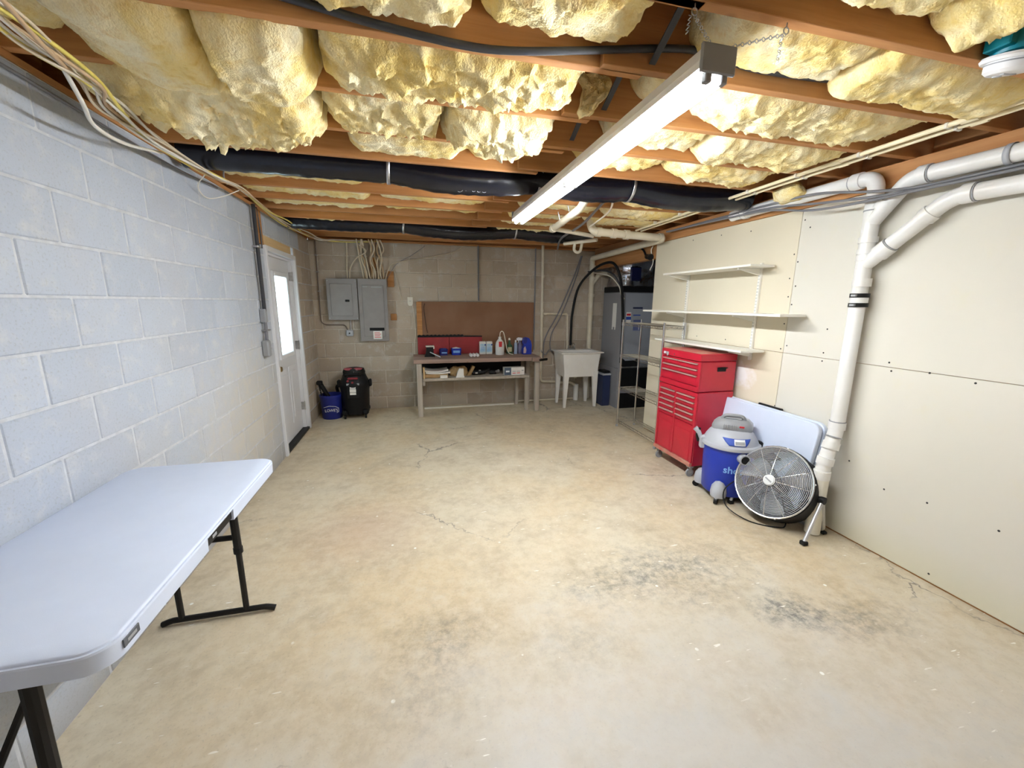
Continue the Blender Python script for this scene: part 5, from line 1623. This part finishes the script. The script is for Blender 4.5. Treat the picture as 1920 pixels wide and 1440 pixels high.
# ================================================================== WALL SHELVES
for i, (a, b2, z, lb) in enumerate(((2.735, 3.885, 1.895, 'highest white wall shelf on slotted standards'), (2.405, 4.225, 1.510, 'longest white wall shelf, the middle one of three'), (2.725, 3.945, 1.205, 'lowest white wall shelf just above the red tool chest'))):
    tag(MB().box(3.945, 4.185, a, b2, z, z + .018, .001).build('wall_shelf', SHELFW), lb, 'shelf', 'white wall shelves')
for i, y in enumerate((3.80, 2.88)):
    T = thing('shelf_standard', ('far', 'near')[i] + ' slotted white shelf standard screwed to the drywall, with brackets', 'shelf bracket', (4.2, y, 1.12), group='shelf standards')
    MB().box(4.188, XR - .0005, y - .013, y + .013, 1.12, 1.94, .002).build('standard', SHELFW, T)
    sl = None
    for k in range(30):
        z = 1.15 + k * .026
        for dy in (-.006, .004):
            if sl is None:
                sl = MB().box(4.1868, 4.1882, y + dy, y + dy + .0025, z, z + .013).build('slot', MGREY, T)
                z_0, dy_0 = z, dy
            else:
                copy_part(sl, T, (0, dy - dy_0, z - z_0))
    for z in (1.893, 1.508, 1.203):
        MB().prism([(0, 0), (.22, 0), (.22, -.010), (0, -.055)], -.006, .006, Matrix(((-1, 0, 0, 4.187), (0, 0, 1, y), (0, 1, 0, z), (0, 0, 0, 1)))).build('bracket', SHELFW, T)
# ================================================================== FOLDED TABLES LEANING ON THE WALL
def leaning_half(T, off, nm, mt):
    """one half of a bi-fold table top; rounded rectangle .915 x .76, thickness .042"""
    w_, h_, r = .955, .76, .07
    poly = []
    for cx, cy, a0 in ((w_ - r, h_ - r, 0), (r * .3, h_ - r * .3, 90), (r * .3, r * .3, 180), (w_ - r, r, 270)):
        rad = r if cx > .5 else r * .3
        for k in range(6):
            q = radians(a0 + 90 * k / 5)
            poly.append((cx + rad * cos(q), cy + rad * sin(q)))
    # plane: local x along -Y (towards camera), local y up the lean, normal towards -X
    foot, lean = 4.02, radians(9)
    xa = Vector((0, -1, 0))
    ya = Vector((sin(lean), 0, cos(lean)))
    M_ = frame((foot + off, 3.05, .012), xa, ya)
    return MB().prism(poly, -.0, .040, M_).build(nm, mt, T)
T = thing('folded_table', 'white plastic folding table folded in half and leaning on the drywall', 'table', (4.08, 2.6, 0))
a = leaning_half(T, .0, 'tabletop_half', PLASTIC_W)
b = leaning_half(T, .052, 'tabletop_half', PLASTIC_W)
for o in (a, b):
    bv = o.modifiers.new('bevel', 'BEVEL'); bv.width = .008; bv.segments = 2; bv.limit_method = 'ANGLE'
M_ = frame((4.02 + .05, 3.045, .012), Vector((0, -1, 0)), Vector((sin(radians(9)), 0, cos(radians(9)))))
MB().box(.33, .56, .755, .775, -.012, .012, .006, M_).build('carry_handle', BLACK, T)
MB().box(.905, .925, .10, .62, .018, .030, .004, M_).build('hinge_gap', MGREY, T)

# ================================================================== BLUE SHOP VACUUM
VX, VY = 3.872, 2.64
T = thing('shop_vacuum', 'blue and grey wet dry vacuum on casters in front of the folded table', 'vacuum', (VX, VY, 0))
C_ = Matrix.Translation((VX, VY, 0))
MB().lathe([(0, .055), (.175, .055), (.185, .07), (.198, .40), (.202, .44), (.202, .462), (0, .462)], 36, C_).build('drum', BLUE, T, smooth=True)
MB().lathe([(.205, .452), (.222, .456), (.225, .468), (.222, .482), (.205, .492), (.19, .525), (.165, .565), (.135, .595), (.09, .612), (0, .618)], 36, C_).build('lid', LGREY, T, smooth=True)
# powerhead: rounded oblong on top
m = MB()
ax = Vector((-.62, -.78, 0)).normalized()       # faces the camera
H_ = Matrix.Translation((VX, VY, 0)) @ Matrix.Rotation(math.atan2(ax.y, ax.x), 4, 'Z')
m.lathe([(.150, .585), (.152, .605), (.140, .64), (.115, .668), (.075, .68), (0, .682)], 28, H_, .78, 1.0)
m.build('motor_head', MGREY, T, smooth=True)
m = MB()
m.lathe([(.135, .612), (.128, .645), (.10, .673), (.05, .688), (0, .69)], 28, H_ @ Matrix.Translation((-.03, .02, 0)), .6, 1.02)
m.build('motor_cover', LGREY, T, smooth=True)
MB().tube([H_ @ Vector(p) for p in catmull([(.02, -.085, .675), (.03, -.06, .703), (.035, 0, .71), (.03, .06, .703), (.02, .085, .675)], 6)], .014, 10).build('carry_handle', MGREY, T, smooth=True)
MB().box(.0, .05, -.06, .06, .68, .692, .004, H_).build('handle_recess', INKG, T)
for k in range(7):
    MB().box(.108, .125, -.075 + k * .014, -.070 + k * .014, .615, .648, .001, H_).build('vent_slot', INKG, T)
MB().box(.113, .122, .04, .075, .632, .645, .002, H_).build('power_switch', INKR, T)
# lid badge
def on_lid(az, z0, z1, w0, w1, off, m_, nm, up=0.0):
    """patch following the lid cone between heights"""
    prof = [(.222, .482), (.205, .492), (.19, .525), (.165, .565), (.135, .595)]
    def rad(z):
        for (r0, a), (r1, b) in zip(prof, prof[1:]):
            if a <= z <= b:
                return r0 + (r1 - r0) * (z - a) / (b - a)
        return .2
    n, k = 14, 5
    vs, fs = [], []
    for j in range(k + 1):
        z = z0 + (z1 - z0) * j / k
        half = w0 + (w1 - w0) * j / k
        for i in range(n + 1):
            an = az + half * (2 * i / n - 1)
            r = rad(z) + off
            vs.append((VX + r * cos(an), VY + r * sin(an), z + off * .6))
    for j in range(k):
        for i in range(n):
            a = j * (n + 1) + i
            fs.append((a, a + 1, a + n + 2, a + n + 1))
    o = MB().add(vs, fs).build(nm, m_, T, smooth=True)
    s = o.modifiers.new('thickness', 'SOLIDIFY'); s.thickness = .0015
    return o
AZ = math.atan2(-VY, CAM.x - VX)
on_lid(AZ + .28, .498, .552, .30, .62, .003, INKB, 'blue_badge')
on_lid(AZ + .36, .503, .548, .20, .22, .005, INKW, 'white_plate')
on_lid(AZ + .36, .512, .532, .17, .18, .0065, INKG, 'plate_text')
# body lettering wrapped to the drum
def wrap_text(body, size, az, z, r, m_, nm, sx=1.0):
    cu = bpy.data.curves.new(nm, 'FONT')
    cu.body = body; cu.size = size; cu.align_x = 'CENTER'; cu.align_y = 'CENTER'; cu.extrude = .0006; cu.resolution_u = 3; cu.offset = .0012
    t = bpy.data.objects.new(nm, cu); COL.objects.link(t)
    me = bpy.data.meshes.new_from_object(t.evaluated_get(bpy.context.evaluated_depsgraph_get()))
    bpy.data.objects.remove(t, do_unlink=True)
    for v in me.vertices:
        an = az + v.co.x * sx / r
        rr = r + .001 + v.co.z
        v.co = Vector((rr * cos(an), rr * sin(an), z + v.co.y))
    me.materials.clear(); me.materials.append(m_)
    o = bpy.data.objects.new(nm, me); COL.objects.link(o); o.parent = T
    return o
wrap_text('shop-vac', .080, AZ + .60, .29, .1935, INKLB, 'lettering')
# intake port
pa = AZ + .50
pd = Vector((cos(pa), sin(pa), 0))
PC = Vector((VX, VY, .405)) + pd * .19
MB().tube([PC, PC + pd * .055], [.040, .040], 18).build('intake_port', LGREY, T, smooth=True)
MB().tube([PC + pd * .0555, PC + pd * .058], .031, 18).build('port_hole', BLACK, T, smooth=True)
# side latches, hose handle
for da in (-1.35, 1.75):
    d = Vector((cos(AZ + da), sin(AZ + da), 0))
    M_ = frame(Vector((VX, VY, .43)) + d * .20, d.cross(Vector((0, 0, 1))), (0, 0, 1))
    MB().box(-.03, .03, -.03, .075, -.035, .012, .01, M_).build('side_latch', LGREY if da < 0 else BLACK, T)
d = Vector((cos(AZ - 1.5), sin(AZ - 1.5), 0))
s_ = Vector((VX, VY, .50)) + d * .22
MB().tube(catmull([s_ + Vector((0, 0, -.03)), s_ + d * .03 + Vector((0, 0, .03)), s_ + d * .055 + Vector((0, 0, .055))], 5), [.018 + .004 * k / 10 for k in range(11)], 10).build('tool_holder', LGREY, T, smooth=True)
MB().tube(catmull([s_ + d * .02 + Vector((0, 0, -.06)), s_ + d * .035 + Vector((0, 0, 0)), s_ + d * .02 + Vector((0, 0, .06))], 5), .012, 8).build('hose_strap', BLACK, T, smooth=True)
MB().tube([Vector((VX, VY, .44)) + Vector((cos(AZ + 1.3), sin(AZ + 1.3), 0)) * .215 + Vector((0, 0, q)) for q in (-.06, .0)], .03, 10).build('black_latch', BLACK, T, smooth=True)
# caster feet
for k in range(4):
    an = AZ - .22 + k * pi / 2
    d = Vector((cos(an), sin(an), 0))
    c = Vector((VX, VY, 0)) + d * .19
    m = MB()
    m.lathe([(0, .185), (.03, .175), (.055, .14), (.062, .09), (.058, .055), (0, .05)], 18, Matrix.Translation(c))
    m.build('caster_foot', LGREY, T, smooth=True)
    c2 = c + d * .045
    MB().tube(catmull([c + Vector((0, 0, .08)), c + d * .04 + Vector((0, 0, .07)), c2 + Vector((0, 0, .045))], 4), .016, 8).build('caster_arm', LGREY, T, smooth=True)
    s = d.cross(Vector((0, 0, 1)))
    MB().tube([c2 - s * .012 + Vector((0, 0, .027)), c2 + s * .012 + Vector((0, 0, .027))], .0265, 14).build('caster', BLACK, T, smooth=True)
MB().lathe([(0, .03), (.15, .03), (.17, .055), (0, .06)], 24, C_).build('dolly_plate', BLACK, T, smooth=True)

# ================================================================== DRUM FAN
az, el = radians(196), radians(25)
A = Vector((cos(el) * cos(az), cos(el) * sin(az), sin(el)))
FC = Vector((3.865, 2.20, .318))       # centre of the front rim plane
S = Vector((0, 0, 1)).cross(A).normalized()
U = A.cross(S)
FM = Matrix(((S.x, U.x, A.x, FC.x), (S.y, U.y, A.y, FC.y), (S.z, U.z, A.z, FC.z), (0, 0, 0, 1)))
T = thing('drum_fan', 'black floor drum fan with round wire grille and silver stand', 'fan', (3.9, 2.2, 0))
RF = .262
m = MB()
m.lathe([(RF, .0), (RF + .010, -.005), (RF + .010, -.17), (RF, -.175), (RF - .006, -.17), (RF - .006, -.005)], 40, FM)
n = 40
m.f = [f for f in m.f if len(f) == 4]
m.f += [(5 * n + k, 5 * n + (k + 1) % n, (k + 1) % n, k) for k in range(n)]
m.build('drum', BLACK, T, smooth=True)
MB().tube([FM @ Vector((RF * cos(q), RF * sin(q), .006)) for q in [2 * pi * k / 48 for k in range(48)]], .0055, 6, closed=True).build('rim', GRILLE, T, smooth=True)
# wire grille : rings are fine, joined as one grille mesh; spokes are separate bars
def dome(r):
    return .055 * (1 - (r / RF) ** 2)
m = MB()
NR = 23
for k in range(NR):
    r = .050 + (RF - .056) * k / (NR - 1)
    m.tube([FM @ Vector((r * cos(q), r * sin(q), dome(r))) for q in [2 * pi * j / 44 for j in range(44)]], .0022, 5, closed=True)
o = m.build('grille_rings', GRILLE, T, smooth=True)
tag(o, kind='stuff')
for k in range(12):
    q = 2 * pi * k / 12 + .1
    MB().tube([FM @ Vector((r * cos(q), r * sin(q), dome(r) + .002)) for r in (.03, .09, .15, .21, RF)], .0022, 6).build('grille_spoke', GRILLE, T, smooth=True)
bd = MB().lathe([(.0, .068), (.034, .066), (.041, .058), (.041, .050), (0, .048)], 24, FM).build('hub_badge', INKW, T, smooth=True)
MB().box(-.026, .026, -.005, .005, .0682, .0690, 0, FM @ Matrix.Rotation(radians(-25), 4, 'Z')).build('badge_print', INKG, bd)
m = MB(); m.lathe([(RF - .004, -.150), (.19, -.135), (.195, -.160), (RF - .004, -.165)], 36, FM); m.f = [f for f in m.f if len(f) == 4]; m.build('interior_shade_ring', BLACK, T, smooth=True)  # black ring added so the drum interior looks shaded
# blades and motor
BL = mat('brushed_blade', (.52, .54, .60), .35, .7)
for k in range(3):
    q0 = 2 * pi * k / 3 + .5
    vs, fs = [], []
    nr, na = 8, 10
    for i in range(nr + 1):
        r = .055 + (.235 - .055) * i / nr
        span = .62 + .35 * sin(pi * min(1, i / nr * .8))
        for j in range(na + 1):
            u = j / na - .5
            an = q0 + span * u + .25 * i / nr
            vs.append(FM @ Vector((r * cos(an), r * sin(an), -.055 + .075 * u)))
    for i in range(nr):
        for j in range(na):
            a = i * (na + 1) + j
            fs.append((a, a + 1, a + na + 2, a + na + 1))
    o = MB().add(vs, fs).build('blade', BL, T, smooth=True)
    s = o.modifiers.new('thickness', 'SOLIDIFY'); s.thickness = .003
MB().lathe([(0, .0), (.03, -.005), (.055, -.03), (.06, -.08), (.06, -.15), (0, -.155)], 20, FM).build('motor', BLACKM, T, smooth=True)
m = MB()
for k in range(26):
    r = .06 + (RF - .07) * k / 25
    m.tube([FM @ Vector((r * cos(q), r * sin(q), -.172)) for q in [2 * pi * j / 36 for j in range(36)]], .0022, 4, closed=True)
o = m.build('rear_grille_rings', BLACKM, T)
tag(o, kind='stuff')
for k in range(4):
    q = 2 * pi * k / 8
    MB().tube([FM @ Vector((RF * cos(q), RF * sin(q), -.173)), FM @ Vector((-RF * cos(q), -RF * sin(q), -.173))], .003, 5).build('rear_bar', BLACKM, T)
for q in (.3, 1.5, 2.7, 4.0, 5.1):
    MB().lathe([(.007, 0), (.006, .004), (0, .005)], 8, FM @ Matrix.Translation(((RF + .004) * cos(q), (RF + .004) * sin(q), .0))).build('rim_screw', STEEL, T)
# stand: pivots at both sides, tube feet
pr = FC - A * .085
for sgn, lb in ((1, 'r'), (-1, 'l')):
    pv = pr + S * (sgn * (RF + .03))
    MB().tube([pr + S * (sgn * (RF + .008)), pv + S * sgn * .018], .026, 12).build('pivot_knob', BLACK, T, smooth=True)
hA = Vector((A.x, A.y, 0)).normalized()
pl, prr = pr - S * (RF + .032), pr + S * (RF + .032)
def foot(p, front, back):
    f = Vector((p.x, p.y, 0)) + hA * front
    b = Vector((p.x, p.y, 0)) - hA * back
    return f + Vector((0, 0, .018)), b + Vector((0, 0, .018))
stand = []
f1, b1 = foot(prr, .175, .10)
f2, b2 = foot(pl, .06, .10)
MB().tube([prr, f1], .0125, 10).build('stand_leg', SILVER, T, smooth=True)
MB().tube([pl, f2], .0125, 10).build('stand_leg', SILVER, T, smooth=True)
MB().tube(fillet([prr, b1, b2, pl], .05), .0125, 10).build('stand_loop', SILVER, T, smooth=True)
for f in (f1, f2):
    MB().box(f.x - .02, f.x + .02, f.y - .02, f.y + .02, .0, .03, .006).build('rubber_foot', RUBBER, T)
for f in (b1, b2):
    MB().box(f.x - .018, f.x + .018, f.y - .018, f.y + .018, .0, .022, .006).build('rubber_foot', RUBBER, T)
cable([pr - A * .09 + Vector((0, 0, -.06)), Vector((3.93, 2.10, .03)), Vector((3.85, 2.10, .008)), Vector((3.72, 2.22, .008)), Vector((3.66, 2.38, .05)), Vector((3.68, 2.44, .16)), Vector((3.80, 2.43, .25)), Vector((3.86, 2.44, .28))], .0045, BLACK, 'black power cord looping on the floor beside the drum fan')

# ================================================================== WHITE FOLDING TABLE (left)
ZT = .82
ax0, ax1, ay0, ay1 = .012, .630, .952, 2.142
T = thing('folding_table', 'white plastic folding table with black legs along the block wall', 'table', ((ax0 + ax1) / 2, (ay0 + ay1) / 2, 0))
def rrect(x0, x1, y0, y1, r, n=7):
    out = []
    for cx, cy, a0 in ((x1 - r, y1 - r, 0), (x0 + r, y1 - r, 90), (x0 + r, y0 + r, 180), (x1 - r, y0 + r, 270)):
        for k in range(n + 1):
            q = radians(a0 + 90 * k / n)
            out.append((cx + r * cos(q), cy + r * sin(q)))
    return out
def loft(m, loops, cap0=True, cap1=True):
    n = len(loops[0])
    b = len(m.v)
    for lp in loops:
        m.v += [Vector(p) for p in lp]
    for i in range(len(loops) - 1):
        for k in range(n):
            m.f.append((b + i * n + k, b + i * n + (k + 1) % n, b + (i + 1) * n + (k + 1) % n, b + (i + 1) * n + k))
    if cap0: m.f.append(tuple(b + k for k in range(n))[::-1])
    if cap1: m.f.append(tuple(b + (len(loops) - 1) * n + k for k in range(n)))
lp = lambda ins, r, z: [(x, y, z) for x, y in rrect(ax0 + ins, ax1 - ins, ay0 + ins, ay1 - ins, r)]
m = MB()
loft(m, [lp(.02, .05, ZT - .02), lp(.004, .062, ZT - .018), lp(.0, .066, ZT - .012), lp(.002, .064, ZT - .007), lp(.007, .060, ZT - .0065), lp(.009, .058, ZT - .002), lp(.013, .055, ZT)])
m.build('tabletop', PLASTIC_W, T, smooth=True, ang=40)
# skirts: two U-shaped halves, open at the carry handle
def skirt(poly_pts):
    m = MB()
    n = len(poly_pts)
    vs = []
    for i, p in enumerate(poly_pts):
        a = poly_pts[max(0, i - 1)]; b_ = poly_pts[min(n - 1, i + 1)]
        t = (Vector(b_) - Vector(a)).normalized()
        nn_ = Vector((-t.y, t.x))
        q = Vector(p) + nn_ * .018
        vs += [(p[0], p[1], ZT - .012), (p[0] + nn_.x * .002, p[1] + nn_.y * .002, ZT - .058), (q.x, q.y, ZT - .058), (q.x, q.y, ZT - .012)]
    fs = [(0, 1, 2, 3), tuple(4 * (n - 1) + k for k in (3, 2, 1, 0))]
    for i in range(n - 1):
        for k in range(4):
            fs.append((4 * i + k, 4 * i + (k + 1) % 4, 4 * i + 4 + (k + 1) % 4, 4 * i + 4 + k))
    return m.add(vs, fs)
rp = rrect(ax0, ax1, ay0, ay1, .066)
h0, h1 = 1.425, 1.628
far = [(ax1, h1 - .0), (ax1, h1 + .02)] + [p for p in rp if p[1] > 1.9] + [(ax0, h1 + .02), (ax0, h1)]
near = [(ax0, h0), (ax0, h0 - .02)] + [p for p in rp if p[1] < 1.2] + [(ax1, h0 - .02), (ax1, h0)]
skirt(far).build('skirt', PLASTIC_W, T, smooth=True, ang=40)
skirt(near).build('skirt', PLASTIC_W, T, smooth=True, ang=40)
MB().box(ax1 - .03, ax1 - .008, h0 - .004, h1 + .004, ZT - .056, ZT - .016, .006).build('carry_handle', BLACK, T)
MB().box(ax1 - .0078, ax1 - .0055, 1.47, 1.50, ZT - .04, ZT - .028, .001).build('handle_mark', INKG, T)
bdg = MB().box(ax1 - .0012, ax1 + .0022, 1.005, 1.062, ZT - .040, ZT - .018, .0008).build('brand_plate', mat('dark_slate_plate', (.07, .08, .10), .4), T)
MB().box(ax1 + .002, ax1 + .0028, 1.018, 1.050, ZT - .033, ZT - .025).build('plate_print', INKG, bdg)
# side rails and legs
for x in (ax0 + .05, ax1 - .07):
    MB().box(x, x + .022, ay0 + .08, ay1 - .08, ZT - .045, ZT - .021, .002).build('side_rail', BLACKM, T)
for y, ys in ((2.07, 1), (1.0, -1)):
    fx0, fx1 = .075, .56
    MB().tube(catmull([(fx0 - .01, y, .012), (fx0 + .03, y, .024), (fx0 + .08, y, .026), (fx1 - .08, y, .026), (fx1 - .03, y, .024), (fx1 + .01, y, .012)], 5), .0145, 10).build('foot_bar', BLACKM, T, smooth=True)
    for x in (.15, .437):
        MB().tube([(x, y, .03), (x, y, .40)], .0135, 10).build('lower_leg', BLACKM, T, smooth=True)
        MB().tube([(x, y, .36), (x, y - ys * .01, ZT - .03)], .018, 10).build('upper_leg', BLACKM, T, smooth=True)
        MB().tube([(x, y, .355), (x, y, .385)], .021, 10).build('collar', BLACK, T, smooth=True)
    MB().tube([(.15, y, .44), (.437, y, .44)], .014, 10).build('cross_bar', BLACKM, T, smooth=True)
    MB().tube([(.31, y, .44), (.31, y - ys * .36, ZT - .035)], .009, 8).build('brace', BLACKM, T, smooth=True)

bpy.context.view_layer.update()
